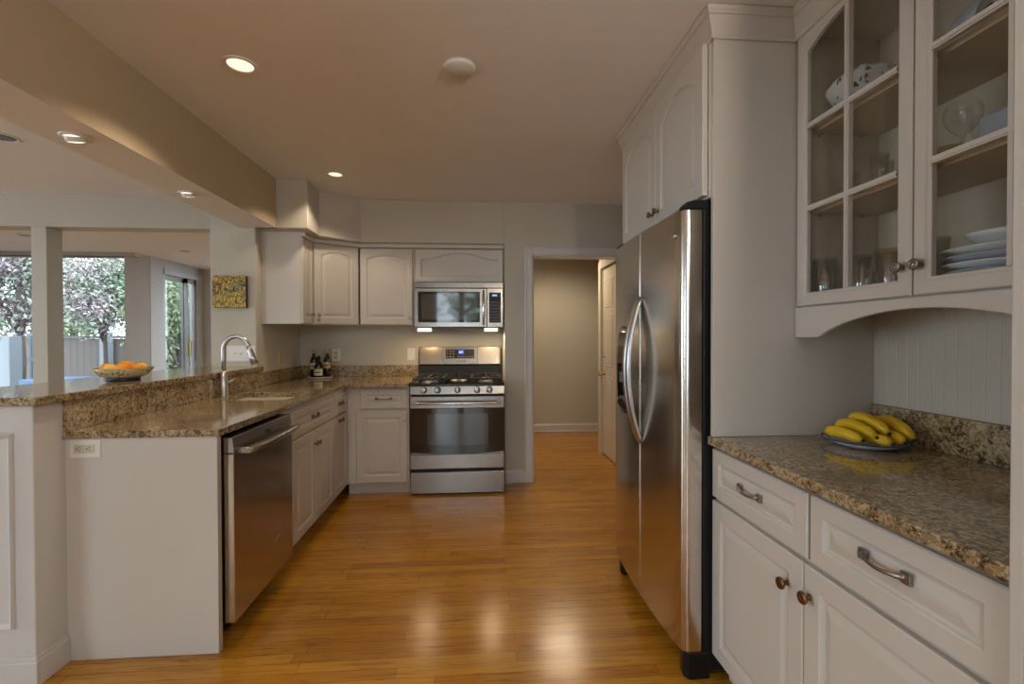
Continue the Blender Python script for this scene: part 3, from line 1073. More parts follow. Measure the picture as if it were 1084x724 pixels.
for r in range(7):
    for c in range(4):
        kk.box(DW_ + 0.026 + c * 0.0235, -0.0035, 0.058 + r * 0.027, DW_ + 0.045 + c * 0.0235, -0.002, 0.075 + r * 0.027)
kk.build('keys', mat('key_grey', (0.05, 0.05, 0.055, 1), 0.4), cp)
MB().box(DW_ + 0.026, -0.0035, MWH - 0.130, MWW - 0.026, -0.002, MWH - 0.095).build('display', M_LCDD, cp)
dg = MB()
for i in range(3):
    dg.box(DW_ + 0.050 + i * 0.014, -0.0042, MWH - 0.120, DW_ + 0.059 + i * 0.014, -0.0034, MWH - 0.106)
dg.build('lit_segments', M_LCDL, cp)
MB().box(0.02, 0.02, 0.0, MWW - 0.02, 0.38, 0.012).build('underside', M_GREYP, mw)
for x in (0.085, 0.665):
    b = MB().box(x - 0.058, 0.008, -0.026, x + 0.058, 0.070, 0.002).build('task_lamp', M_BULBW, mw, 0.003)
for x in (-0.465, 0.115):
    lamp('microwave_lamp_light', 'AREA', (x, 4.112, 1.326), MICRO_W, WARMER, 0.09)

# ================================================================== RANGE
rg_ = thing('gas_range', 'stainless gas range with black glass oven door below the microwave', 'range', (-0.548, 3.770, 0), 0)
RW = 0.760
MB().box(0.004, 0.045, 0.03, RW - 0.004, 0.665, 0.882).build('body', M_BLACK, rg_)
ct_ = MB()
ct_.box(0.0, 0.0, 0.884, RW, 0.60, 0.905)
ct_.box(0.0, 0.0, 0.905, RW, 0.012, 0.911)
ct_.box(0.0, 0.0, 0.905, 0.012, 0.60, 0.911)
ct_.box(RW - 0.012, 0.0, 0.905, RW, 0.60, 0.911)
ct_.build('cooktop', M_ENAMEL, rg_, 0.004)
cp = MB().prism([(0.004, 0.818), (0.045, 0.818), (0.045, 0.883), (0.016, 0.883)], 0.0, RW, 'X').build('control_panel', M_STEELH, rg_, 0.002)
for x in (0.112, 0.222, 0.381, 0.540, 0.640):
    k = MB().lathe([(0.025, 0), (0.026, 0.006), (0.022, 0.010), (0.0205, 0.030), (0.018, 0.034), (0.0, 0.034)], (0, 0, 0), 20, 'Y')
    ko = k.build('knob', M_CHROME, rg_, loc=(x, 0.008, 0.852), rot=(radians(-8), 0, 0))
    MB().box(-0.0045, -0.041, -0.019, 0.0045, -0.032, 0.019).build('knob_grip', M_NICKEL, ko, 0.002)
# oven door
od = MB()
od.box(0.0, 0.0, 0.705, RW, 0.044, 0.800)
od.box(0.0, 0.0, 0.216, RW, 0.044, 0.330)
od.box(0.0, 0.012, 0.330, RW, 0.044, 0.705)
odo = od.build('oven_door', M_STEELH, rg_, 0.003)
gp = [(0.002, 0.704), (0.002, 0.352)] + [(0.002 + (RW - 0.004) * k / 16, 0.352 - 0.020 * sin(pi * k / 16)) for k in range(1, 16)] + [(RW - 0.002, 0.352), (RW - 0.002, 0.704)]
MB().prism(gp[::-1], -0.002, 0.013, 'Y').build('door_glass', M_BLACKG, odo)
MB().prism([(0.138, 0.412), (0.25, 0.405), (0.38, 0.402), (0.51, 0.405), (0.628, 0.412), (0.628, 0.660), (0.138, 0.660)], -0.0032, 0.0, 'Y').build('door_window', M_OVENW, odo)
hd = MB()
hd.tube([(0.030 + 0.700 * k / 12, -0.046 - 0.006 * sin(pi * k / 12), 0.752) for k in range(13)], 0.0115, 14, 1.0, 1.0)
for x in (0.045, 0.715):
    hd.box(x - 0.010, -0.046, 0.744, x + 0.010, 0.002, 0.762)
hd.build('handle', M_CHROME, odo, 0.003)
MB().box(0.0, 0.002, 0.016, RW, 0.044, 0.188).build('storage_drawer', M_STEELH, rg_, 0.003)
MB().box(0.01, 0.03, 0.0, RW - 0.01, 0.06, 0.03).build('kick_plate', M_BLACK, rg_)
MB().box(0.004, 0.014, 0.188, RW - 0.004, 0.044, 0.216).build('drawer_gap', M_BLACK, rg_)
# backguard
bg = MB().prism([(0.600, 0.905), (0.668, 0.905), (0.668, 1.190), (0.632, 1.190), (0.606, 1.020), (0.612, 1.015)], 0.002, RW - 0.002, 'X').build('backguard', M_BLACK, rg_, 0.003)
R = lambda i, d: [(i, 0.6055 - d, 1.024 + i), (RW - i, 0.6055 - d, 1.024 + i), (RW - i, 0.6305 - d, 1.190 - i), (i, 0.6305 - d, 1.190 - i)]
MB().rings([R(0.0, -0.004), R(0.0, 0.001), R(0.004, 0.004)]).build('backguard_face', M_STEELV, bg)
yy = lambda z, d: 0.6055 + (z - 1.024) * 0.025 / 0.166 - d
cpoly = []
cm = MB()
cps = [(0.232, 1.030), (0.215, 1.06), (0.205, 1.11), (0.215, 1.150), (0.245, 1.182), (0.545, 1.182), (0.545, 1.030)]
cm.rings([[(x, yy(z, 0.003), z) for x, z in cps], [(x + (0.004 if x < 0.4 else -0.004), yy(z, 0.010), z) for x, z in cps]])
cm.build('control_fascia', M_STEELH, bg)
R = lambda x0, x1, z0, z1, d0, d1: [[(x0, yy(z0, d0), z0), (x1, yy(z0, d0), z0), (x1, yy(z1, d0), z1), (x0, yy(z1, d0), z1)], [(x0, yy(z0, d1), z0), (x1, yy(z0, d1), z0), (x1, yy(z1, d1), z1), (x0, yy(z1, d1), z1)]]
MB().rings(R(0.246, 0.512, 1.082, 1.166, 0.009, 0.012)).build('display_panel', M_BLACKG, bg)
MB().rings(R(0.362, 0.416, 1.118, 1.160, 0.0115, 0.0126)).build('clock_display', M_LCD, bg)
dg = MB()
for i, x in enumerate((0.374, 0.384, 0.398)):
    dg.rings(R(x, x + 0.008, 1.132, 1.148, 0.0125, 0.0132))
dg.build('lit_segments', M_LCDL, bg)
M_KEYC = mat('key_cream', (0.42, 0.36, 0.26, 1), 0.4)
for x, z in [(x, z) for x in (0.262, 0.290, 0.318) for z in (1.098, 1.126, 1.150)] + [(x, 1.096) for x in (0.364, 0.389, 0.414, 0.440, 0.468, 0.494)]:
    MB().rings(R(x - 0.005, x + 0.005, z - 0.004, z + 0.004, 0.0115, 0.0124)).build('touch_key', M_KEYC, bg)
mk = MB()
for i in range(7):
    mk.rings(R(0.352 + i * 0.0085, 0.358 + i * 0.0085, 1.047, 1.056, 0.0095, 0.0106))
mk.rings(R(0.420, 0.430, 1.044, 1.060, 0.0095, 0.0106))
mk.build('emblem', M_GREYP, bg)
# burners and grates
for i, (bx, by, br) in enumerate(((0.15, 0.17, 0.046), (0.15, 0.43, 0.038), (0.38, 0.30, 0.050), (0.61, 0.17, 0.040), (0.61, 0.43, 0.046))):
    b = MB().lathe([(br + 0.022, 0.0), (br + 0.02, 0.004), (br, 0.006), (br * 0.95, 0.014), (0.0, 0.016)], (bx, by, 0.905), 24).build('burner', M_NICKEL, rg_)
    MB().lathe([(br * 0.78, 0), (br * 0.8, 0.006), (br * 0.7, 0.010), (0, 0.011)], (bx, by, 0.920), 24).build('burner_cap', M_IRON, b)
for gx0, gx1, cs_ in ((0.020, 0.262, (0.15,)), (0.266, 0.494, (0.38,)), (0.498, 0.740, (0.61,))):
    g = MB()
    z0, z1 = 0.936, 0.948
    g.box(gx0, 0.030, z0, gx0 + 0.012, 0.575, z1)
    g.box(gx1 - 0.012, 0.030, z0, gx1, 0.575, z1)
    g.box(gx0, 0.030, z0, gx1, 0.042, z1)
    g.box(gx0, 0.563, z0, gx1, 0.575, z1)
    g.box(gx0, 0.295, z0, gx1, 0.307, z1)
    for cy in (0.17, 0.43):
        g.box((gx0 + gx1) / 2 - 0.006, cy - 0.115, z0, (gx0 + gx1) / 2 + 0.006, cy - 0.03, z1 + 0.004)
        g.box((gx0 + gx1) / 2 - 0.006, cy + 0.03, z0, (gx0 + gx1) / 2 + 0.006, cy + 0.115, z1 + 0.004)
        g.box(gx0, cy - 0.006, z0, gx0 + 0.085, cy + 0.006, z1 + 0.004)
        g.box(gx1 - 0.085, cy - 0.006, z0, gx1, cy + 0.006, z1 + 0.004)
    for fx_ in (gx0 + 0.001, gx1 - 0.013):
        for fy_ in (0.031, 0.562):
            g.box(fx_, fy_, 0.905, fx_ + 0.012, fy_ + 0.012, z0)
    g.build('burner_grate', M_IRON, rg_, 0.002)

# ================================================================== FRIDGE
YF0, YF1 = 1.660, 2.505
fr_ = thing('fridge', 'tall stainless side-by-side fridge between the pantry panel and the doorway', 'fridge', (0.0, 0.0, 0.0), 0)
MB().box(0.832, YF0 + 0.002, 0.03, 1.46, YF1, 1.755).build('cabinet_body', M_BLACK, fr_, 0.004)
SEAM = 2.055


def fr_x(y):
    t = (y - YF0) / (YF1 - YF0)
    return 0.752 - 0.020 * (1 - (2 * t - 1) ** 2)


def fridge_door(name, y0, y1, near_round, far_round):
    n = 20
    sec = []
    L_ = y1 - y0
    ys_ = [y0 + d for d in (0, 0.001, 0.003, 0.006, 0.009, 0.014, 0.022)] + [y0 + 0.03 + (L_ - 0.06) * k / n for k in range(n + 1)] + [y1 - d for d in (0.022, 0.014, 0.009, 0.006, 0.003, 0.001, 0)]
    for y in ys_:
        x = fr_x(y)
        r = 0.022 if near_round else 0.009
        if not near_round and y - y0 < r:
            q = (y - y0) / r
            x += r * (1 - sqrt(max(0, 1 - (1 - q) ** 2)))
        r = 0.022
        if near_round and y - y0 < r:
            q = (y - y0) / r
            x += 0.022 * (1 - sqrt(max(0, 1 - (1 - q) ** 2)))
        r = 0.022 if far_round else 0.009
        if y1 - y < r:
            q = (y1 - y) / r
            x += r * (1 - sqrt(max(0, 1 - (1 - q) ** 2)))
        sec.append((x, y))
    if near_round:
        ex = []
        for k in range(6):
            a = radians(90 * k / 5)
            ex.append((fr_x(y0) + 0.03 * (1 - sin(a)), y0 + 0.03 * (1 - cos(a))))
        sec = ex + [s for s in sec if s[1] > y0 + 0.03]
    sec = [(0.826, y0)] + sec + [(0.826, y1)]
    mb = MB()
    m_ = len(sec)
    z0, z1 = 0.108, 1.748
    vs = [(x, y, z) for z in (z0, z1) for x, y in sec]
    fs = [(i, i + 1, m_ + i + 1, m_ + i) for i in range(m_ - 1)]
    mb.add(vs, fs, True)
    mb.add(vs, [(m_ - 1, 0, m_, 2 * m_ - 1), tuple(range(m_ - 1, -1, -1)), tuple(range(m_, 2 * m_))], False)
    o = mb.build(name, M_STEELF, fr_)
    md = o.modifiers.new('split', 'EDGE_SPLIT')
    md.split_angle = radians(40)
    return o


fd1 = fridge_door('fridge_door', YF0, SEAM - 0.004, True, False)
fd2 = fridge_door('freezer_door', SEAM + 0.004, YF1, False, True)
# handles: two bowed bars either side of the seam
for sgn, par in ((-1, fd1), (1, fd2)):
    pts, rs = [], []
    for k in range(25):
        t = k / 24
        z = 0.800 + 0.660 * t
        b = sin(pi * t)
        pts.append((fr_x(SEAM) + 0.004 - 0.066 * b ** 0.75, SEAM + sgn * (0.018 + 0.004 * b), z))
        rs.append(0.010 + 0.006 * b ** 0.5)
    MB().tube(pts, rs, 14, 0.75, 1.15, up=(-1, 0, 0)).build('handle', M_NICKEL, par)
# dispenser in the freezer door
xd = fr_x(2.30)
dsp = MB()
oval = lambda hy, hz, x, e=3.0: [(x, 2.300 + hy * (abs(cos(a)) ** (2 / e)) * (1 if cos(a) >= 0 else -1), 1.115 + hz * (abs(sin(a)) ** (2 / e)) * (1 if sin(a) >= 0 else -1)) for a in [2 * pi * k / 36 for k in range(36)]]
dsp.rings([oval(0.108, 0.222, xd + 0.012), oval(0.106, 0.220, xd - 0.003), oval(0.098, 0.208, xd - 0.005)], False, True, False)
dpo = dsp.build('dispenser_surround', M_STEELH, fd2)
dsp = MB().rings([oval(0.096, 0.203, xd - 0.0045), oval(0.092, 0.198, xd - 0.0075)], False, True)
dsp.build('dispenser_panel', M_BLACKG, dpo)
MB().box(xd - 0.016, 2.27, 1.05, xd - 0.0065, 2.33, 1.10).build('dispenser_paddle', M_GREYP, dpo, 0.004)
MB().rings([[(xd - 0.007, 2.300 + 0.075 * cos(a), 0.955 + 0.03 * sin(a)) for a in [2 * pi * k / 24 for k in range(24)]], [(xd - 0.014, 2.300 + 0.066 * cos(a), 0.945 + 0.022 * sin(a)) for a in [2 * pi * k / 24 for k in range(24)]]]).build('drip_tray', M_BLACK, dpo)
# emblem, hinge covers, base grille, foot
MB().lathe([(0.021, 0), (0.019, 0.003), (0.012, 0.0045), (0, 0.005)], (0, 0, 0), 24, 'X').build('emblem', M_CHROME, fd1, loc=(fr_x(1.722) - 0.0005, 1.722, 1.660), rot=(0, 0, pi)).scale = (1, 1, 0.55)
for y0, y1, s in ((YF0 + 0.002, YF0 + 0.055, 1), (YF1 - 0.055, YF1 - 0.002, -1)):
    c = MB().prism([(0.762, 1.750), (0.862, 1.750), (0.862, 1.786), (0.80, 1.786), (0.772, 1.778), (0.760, 1.762)], y0, y1, 'Y')
    c.build('hinge_cover', M_BLACK, fr_, 0.005)
MB().box(0.800, YF0 + 0.03, 0.030, 0.832, YF1 - 0.03, 0.104).build('base_grille', M_BLACK, fr_)
for y0, y1 in ((YF0, YF0 + 0.075), (YF1 - 0.085, YF1)):
    c = MB().prism([(0.862, y0), (0.862, y1), (0.790, y1), (0.772, y1 - 0.02), (0.766, y0 + 0.02), (0.780, y0)][::-1], 0.0, 0.105)
    c.build('foot', M_BLACK, fr_, 0.006)

# pantry panel (side of the fridge bay) + cabinet over the fridge
pn = MB().box(0.852, 1.626, 0.9145, XR - 0.001, 1.646, 2.36)
tag(pn.build('fridge_side_panel', M_CAB, bevel=0.002), 'tall plain white panel between fridge and granite counter', 'side panel')
pn = MB().box(0.852, 2.640, 0.0, XR - 0.001, 2.660, 2.36)
tag(pn.build('fridge_far_panel', M_CAB, bevel=0.002), 'tall white panel on the doorway side of the fridge', 'side panel')
fc = thing('over_fridge_cabinet', 'white two door cabinet above the fridge', 'wall cabinet', (0.826, 2.625, 1.790), -pi / 2)
FCW, FCH = 2.625 - 1.648, 2.365 - 1.790
MB().box(-0.012, 0.022, 0, FCW, 0.64, FCH).build('cabinet_body', M_CAB, fc, 0.002)
mid = FCW / 2 + 0.025
f = panel_front(mid - 0.002 - 0.02, FCH - 0.02, rise=0.07).build('door', M_CAB, fc, loc=(0.02, 0, 0.01))
knob(f, mid - 0.055, 0.055, 0, M_BRONZE)
f = panel_front(FCW - mid - 0.012, FCH - 0.02, rise=0.07).build('door', M_CAB, fc, loc=(mid + 0.002, 0, 0.01))
knob(f, 0.032, 0.055, 0, M_BRONZE)


# crown moulding around the right hand cabinets
def crown(path, z0, z1, proj):
    """path corner points of the cabinet face, outward = left of travel"""
    prof = [(0, 0), (0.008, 0), (0.012, 0.003), (0.012, 0.011), (0.007, 0.014), (0.012, 0.020), (0.022, 0.032), (0.036, 0.048), (0.046, 0.060), (0.046, 0.066), (0.054, 0.067), (0.054, 0.074), (0.062, 0.080), (0.062, 0.092), (0, 0.092)]
    sc, sz = proj / 0.062, (z1 - z0) / 0.092
    P = [Vector(p) for p in path]
    rings_ = []
    for i, p in enumerate(P):
        dirs = []
        if i > 0:
            dirs.append((P[i] - P[i - 1]).normalized())
        if i < len(P) - 1:
            dirs.append((P[i + 1] - P[i]).normalized())
        ns = [Vector((-d.y, d.x)) for d in dirs]
        n = ns[0] if len(ns) == 1 else (ns[0] + ns[1]) / (1 + ns[0].dot(ns[1]))
        rings_.append([(p.x + n.x * a * sc, p.y + n.y * a * sc, z0 + b * sz) for a, b in prof])
    return MB().rings(rings_)


# travel so that "left" points into the room: far end -> near end -> along the panel -> along the glass cabinet
cr = crown([(0.846, 2.662), (0.846, 1.624), (1.160, 1.624), (1.160, 0.60)][::-1], 2.352, 2.452, 0.036)
cr = crown([(0.846, 2.662), (0.846, 1.624), (1.160, 1.624), (1.160, 0.70)], 2.352, 2.452, -0.036)
struct(cr.build('trim_4', M_CAB), 'stepped crown moulding over the fridge cabinet and glass cabinet', 'trim')

# ================================================================== RIGHT: base cabinet with granite counter
rb = thing('base_cabinet', 'white base cabinet with two drawers and two doors under the banana plate', 'base cabinet', (0.862, 1.656, 0), -pi / 2)
RBW = 0.978
carcass(rb, 0.0, RBW, 0.10, 0.8835, 0.020, 0.612, toe_in=0.050)
f = front(rb, 'drawer', 0.004, 0.500, 0.692, 0.868, stile=0.045)
pull(f, 0.240, 0.088, 0.0015, 0.105)
f = front(rb, 'drawer', 0.510, 0.974, 0.692, 0.868, stile=0.045)
pull(f, 0.225, 0.098, 0.0015, 0.105)
M_COPPER = mat('copper_knob', (0.24, 0.13, 0.07, 1), 0.32, 0.95)
f = front(rb, 'door', 0.004, 0.484, 0.105, 0.678)
knob(f, 0.420, 0.486, 0, M_COPPER, 0.017)
f = front(rb, 'door', 0.488, 0.974, 0.105, 0.678)
knob(f, 0.024, 0.494, 0, M_COPPER, 0.017)

ct2 = MB().box(0.842, 0.674, 0.884, 1.4795, 1.650, 0.914)
tag(ct2.build('granite_counter', M_GRAN, bevel=0.004), 'granite counter right of the fridge holding the banana plate', 'worktop')
sp2 = MB().box(1.456, 0.674, 0.9145, 1.4795, 1.6255, 1.030)
tag(sp2.build('counter_backsplash', M_GRAN, bevel=0.002), 'short granite splash behind the banana plate', 'backsplash')

# beadboard back under the glass cabinet
bd = MB()
y = 0.676
while y < 1.62:
    y1 = min(y + 0.040, 1.625)
    bd.prism([(1.4795, y), (1.4795, y1), (1.4712, y1), (1.470, y1 - 0.0025), (1.470, y + 0.0025), (1.4712, y)][::-1], 1.031, 1.395)
    y += 0.0405
struct(bd.build('wall_beadboard', paint('beadboard_paint', (0.56, 0.52, 0.44, 1), 0.5, 0.02)), 'beige beadboard wall between counter and glass cabinet', 'wall')

# tall cabinet at the picture's right edge
tc_ = thing('tall_cabinet', 'tall white cabinet side at the extreme edge beside the counter', 'tall cabinet', (0.842, 0.674, 0), -pi / 2)
MB().box(0.0, 0.012, 0.0, 0.70, 0.635, 2.45).build('cabinet_body', M_CAB, tc_, 0.003)
MB().box(0.0, -0.002, 0.0, 0.022, 0.012, 2.45).build('stile', M_CAB, tc_, 0.003)
panel_front(0.66, 2.28, rise=0.05).build('door', M_CAB, tc_, loc=(0.030, -0.006, 0.11))

# ================================================================== glass fronted cabinet
GX, GY0, GZ0, GZ1 = 1.160, 1.622, 1.385, 2.452
GW = 0.935
gc = thing('glass_cabinet', 'white glass door wall cabinet full of glassware above the counter', 'glass cabinet', (GX, GY0, 0), -pi / 2)
GD = 0.318
b = MB()
b.box(0.0, 0.022, GZ0, 0.018, GD, GZ1)
b.box(GW - 0.018, 0.022, GZ0, GW, GD, GZ1)
b.box(0.018, 0.022, GZ0, GW - 0.018, GD, GZ0 + 0.020)
b.box(0.018, 0.022, 2.36, GW - 0.018, GD, GZ1)
b.build('cabinet_body', M_CAB, gc)
lin_ = MB()
lin_.box(0.018, GD - 0.012, GZ0 + 0.02, GW - 0.018, GD, 2.36)
y = 0.04
lin_.box(0.0181, 0.024, GZ0 + 0.0201, 0.0195, GD - 0.012, 2.36)
lin_.build('back_lining', M_CABIN, gc)
SH1, SH2 = 1.722, 2.012
for zs in (SH1, SH2):
    MB().box(0.0197, 0.050, zs, GW - 0.0185, GD - 0.0125, zs + 0.019).build('shelf', M_CABIN, gc, 0.002)
for zs in (SH1, SH2):
    for yq in (0.075, 0.235):
        MB().lathe([(0.004, 0), (0.004, 0.012)], (0.0197, yq, zs - 0.005), 8, 'X').build('shelf_pin', M_BRASS, gc)
for x0, x1 in ((0.006, 0.4555), (0.4605, 0.918)):
    w = x1 - x0
    dh = 2.398 - (GZ0 + 0.004)
    go = glass_front(w, dh, 0.046, 0.046, 0.062, 0.050).build('door', M_CAB, gc, loc=(x0, 0, GZ0 + 0.004))
    mn = MB()
    for zz in (SH1 + 0.010, SH2 + 0.010):
        z = zz - GZ0 - 0.004
        mn.box(0.046, 0.002, z - 0.009, w - 0.046, 0.018, z + 0.009)
        mn.box(0.046, -0.001, z - 0.004, w - 0.046, 0.018, z + 0.004)
    mn.box(w / 2 - 0.009, 0.0021, 0.046, w / 2 + 0.009, 0.0179, dh - 0.062)
    mn.box(w / 2 - 0.004, -0.0009, 0.046, w / 2 + 0.004, 0.0179, dh - 0.062)
    mn.build('muntins', M_CAB, go)
    MB().box(0.040, 0.0185, 0.040, w - 0.040, 0.0215, dh - 0.056).build('glass_pane', M_CGLASS, go)
    knob(go, w - 0.024 if x0 < 0.3 else 0.024, 0.080, 0, M_PEWTER, 0.016)
# arched valance
vp = [(0.0, GZ0 - 0.001), (0.0, 1.277), (0.115, 1.277)]
for k in range(1, 20):
    t = k / 20
    x = 0.115 + (GW - 0.23) * t
    vp.append((x, 1.277 + 0.078 * (1 - (2 * t - 1) ** 2) ** 0.85))
vp += [(GW - 0.115, 1.277), (GW, 1.277), (GW, GZ0 - 0.001)]
va = MB().prism(vp, 0.0, 0.018, 'Y')
vo = va.build('valance', M_CAB, gc, 0.003)

# ================================================================== TABLEWARE inside the glass cabinet
def inside(x_local, depth, z):
    """local cabinet coordinates -> world"""
    return (GX + depth, GY0 - x_local, z)


ZF1, ZF2, ZF3 = GZ0 + 0.0205, SH1 + 0.0195, SH2 + 0.0195


def vessel(name, label, cat, prof, m, loc, group=None, n=24):
    o = MB().lathe(prof, (0, 0, 0), n, caps=False).build(name, m, loc=loc)
    return tag(o, label, cat, group)


def tumbler(r0, r1, h, flute=False):
    return [(0.0, 0.003), (r0 * 0.9, 0.003), (r0, 0.006), (r0 * 1.02, h * 0.3), (r1, h), (r1 - 0.0025, h), (r0 - 0.002, h * 0.3), (r0 - 0.004, 0.012), (0.0, 0.012)]


def goblet(rb, hs, rbowl, hb, rr):
    p = [(0.0, 0.0), (rb, 0.001), (rb * 0.95, 0.003), (0.006, 0.010), (0.0042, hs * 0.5), (0.0055, hs)]
    for k in range(1, 9):
        t = k / 8
        r = rbowl * sin(pi * (0.08 + 0.50 * min(1, t * 1.25))) if t < 0.75 else rbowl + (rr - rbowl) * (t - 0.75) / 0.25
        p.append((max(r, 0.006), hs + hb * t))
    return p


G1 = 'cut glass tumblers on the cabinet floor'
vessel('glass_tumbler', 'tall cut glass tumbler, foremost behind the first glass door', 'glass', tumbler(0.030, 0.038, 0.150), M_CUT, inside(0.060, 0.068, ZF1), G1)
vessel('glass_tumbler', 'cut glass tumbler at the back corner behind the first glass door', 'glass', tumbler(0.030, 0.038, 0.150), M_CUT, inside(0.085, 0.215, ZF1), G1)
vessel('glass_tumbler', 'cut glass tumbler beside the vertical bar of the first glass door', 'glass', tumbler(0.030, 0.037, 0.135), M_CUT, inside(0.200, 0.085, ZF1), G1)
vessel('glass_tumbler', 'cut glass tumbler standing behind the amber goblet', 'glass', tumbler(0.030, 0.036, 0.130), M_CUT, inside(0.330, 0.220, ZF1), G1)
vessel('amber_goblet', 'amber patterned goblet behind the first door knob', 'glass', tumbler(0.026, 0.040, 0.140), M_AMBERG, inside(0.285, 0.100, ZF1))
vessel('glass_tumbler', 'waisted cut glass tumbler beside the plate stack', 'glass', [(0.0, 0.003), (0.030, 0.003), (0.031, 0.02), (0.026, 0.07), (0.036, 0.145), (0.0335, 0.145), (0.024, 0.07), (0.028, 0.015), (0, 0.012)], M_CUT, inside(0.420, 0.105, ZF1), G1)
M_CHINA = mat('white_china', (0.72, 0.73, 0.76, 1), 0.2)
M_CHINAB = mat('blue_grey_china', (0.40, 0.43, 0.52, 1), 0.2)
for k in range(5):
    r = 0.128 - 0.004 * (k % 2)
    vessel('dinner_plate', ['white dinner plate lowest in the stack', 'blue grey rimmed dinner plate second from the bottom of the stack', 'white dinner plate in the middle of the stack', 'blue grey dinner plate second from the top of the stack', 'white dinner plate topmost of the stack'][k], 'plate', [(0, 0.004), (r * 0.6, 0.004), (r, 0.018), (r, 0.0205), (r * 0.62, 0.0075), (0, 0.0075)], (M_CHINA, M_CHINAB)[k % 2], inside(0.560, 0.160, ZF1 + 0.019 * k), 'stack of dinner plates', 36)
vessel('white_bowl', 'shallow white bowl standing on top of the plate stack', 'bowl', [(0, 0.003), (0.04, 0.003), (0.075, 0.030), (0.085, 0.042), (0.082, 0.042), (0.07, 0.028), (0.038, 0.008), (0, 0.008)], M_CHINA, inside(0.560, 0.160, ZF1 + 0.019 * 5 - 0.002))
# middle shelf
G2 = 'stemware on the middle shelf'
vessel('wine_glass', 'big balloon wine glass behind the second glass door', 'wine glass', goblet(0.034, 0.075, 0.041, 0.088, 0.033), M_STEM, inside(0.462, 0.140, ZF2), G2, 32)
vessel('wine_glass', 'small wine glass beside the big balloon glass', 'wine glass', goblet(0.030, 0.060, 0.032, 0.080, 0.030), M_STEM, inside(0.440, 0.235, ZF2), G2)
for i, (x, d, lab) in enumerate(((0.080, 0.150, 'slim flute glass nearest the side panel on the middle shelf'), (0.170, 0.190, 'slim flute glass behind the bar of the first glass door'), (0.255, 0.215, 'flute glass with bright streak on the middle shelf'), (0.225, 0.120, 'flute glass in front of the streaked flute on the middle shelf'))):
    vessel('flute_glass', lab, 'glass', [(0, 0.002), (0.028, 0.002), (0.026, 0.006), (0.018, 0.012), (0.022, 0.05), (0.026, 0.118), (0.024, 0.118), (0.020, 0.05), (0, 0.016)], M_STEM, inside(x, d, ZF2), G2)
for i, (x, d, lab) in enumerate(((0.335, 0.245, 'small patterned glass cup at the back of the middle shelf'), (0.395, 0.175, 'small patterned glass cup beside the middle stile'))):
    o = vessel('glass_cup', lab, 'glass', tumbler(0.028, 0.034, 0.072), M_AMBERG, inside(x, d, ZF2), 'patterned glass cups')
M_NAP = mat('pale_blue_box', (0.32, 0.35, 0.42, 1), 0.6)
bx = MB().box(-0.055, -0.05, 0, 0.055, 0.05, 0.085)
tag(bx.build('blue_box', M_NAP, loc=inside(0.590, 0.15, ZF2), bevel=0.004), 'pale blue grey box on the middle shelf', 'box')
# top shelf
M_LEAFGOLD = mat('leaf_gold', (0.34, 0.22, 0.07, 1), 0.3)


def patterned_china(name, c2, scale=42, lo=0.60, hi=0.64):
    m = mat(name, (0.7, 0.71, 0.72, 1), 0.2)
    n = noise(m, scale, 2, 0.5, objvec(m, (1, 1, 0.5)))
    r = ramp(m, n.outputs[0], [(lo, (0.70, 0.71, 0.72, 1)), (hi, c2)])
    L(m, r.outputs[0], bsdf(m).inputs['Base Color'])
    return m


M_LEAFC = patterned_china('leaf_pattern_china', lin(96, 84, 50))
M_LEAFP = patterned_china('brown_leaf_china', lin(120, 84, 60), 14, 0.58, 0.60)
tu = thing('tureen', 'white oval tureen with green leaf pattern on the top shelf', 'tureen', inside(0.140, 0.140, ZF3))
MB().lathe([(0, 0.020), (0.045, 0.020), (0.085, 0.05), (0.105, 0.085), (0.108, 0.095), (0.10, 0.095), (0.08, 0.055), (0, 0.03)], (0, 0, 0), 32, caps=False).build('bowl', M_LEAFC, tu)
MB().lathe([(0.038, 0), (0.044, 0.003), (0.036, 0.022)], (0, 0, 0), 24).build('foot_ring', M_BRASS, tu)
MB().lathe([(0.104, 0.096), (0.09, 0.118), (0.055, 0.135), (0.015, 0.142), (0.012, 0.150), (0.016, 0.160), (0, 0.165)], (0, 0, 0), 32).build('lid', M_LEAFC, tu)
pl = MB().lathe([(0, 0), (0.070, 0.001), (0.112, 0.014), (0.112, 0.017), (0.070, 0.004), (0, 0.004)], (0, 0, 0), 36)
o = pl.build('display_plate', M_CHINA, loc=inside(0.395, 0.268, ZF3 + 0.110), rot=(0, radians(-78), 0))
tag(o, 'plain white plate leaning against the back of the top shelf', 'plate')
pl = MB().lathe([(0, 0), (0.080, 0.001), (0.130, 0.016), (0.130, 0.019), (0.08, 0.004), (0, 0.004)], (0, 0, 0), 36)
o = pl.build('display_plate', M_LEAFP, loc=inside(0.560, 0.225, ZF3 + 0.126), rot=(0, radians(-72), 0))
tag(o, 'white plate with brown leaves leaning on the top shelf', 'plate')

# ================================================================== BANANAS
PLX, PLY = 1.292, 1.462
ep_ = thing('enamel_plate', 'white enamel plate with blue rim under the bananas', 'plate', (PLX, PLY, 0.9145))
MB().lathe([(0, 0.0), (0.075, 0.0), (0.085, 0.004), (0.118, 0.019), (0.118, 0.0215), (0.083, 0.0075), (0.074, 0.004), (0, 0.004)], (0, 0, 0), 48, caps=False).build('dish', M_CHINA, ep_)
MB().lathe([(0.1165, 0.0185), (0.1215, 0.0200), (0.1225, 0.0220), (0.1205, 0.0235), (0.1165, 0.0222), (0.1165, 0.0185)], (0, 0, 0), 48, caps=False).build('rim', mat('cobalt_rim', (0.02, 0.035, 0.30, 1), 0.25), ep_)


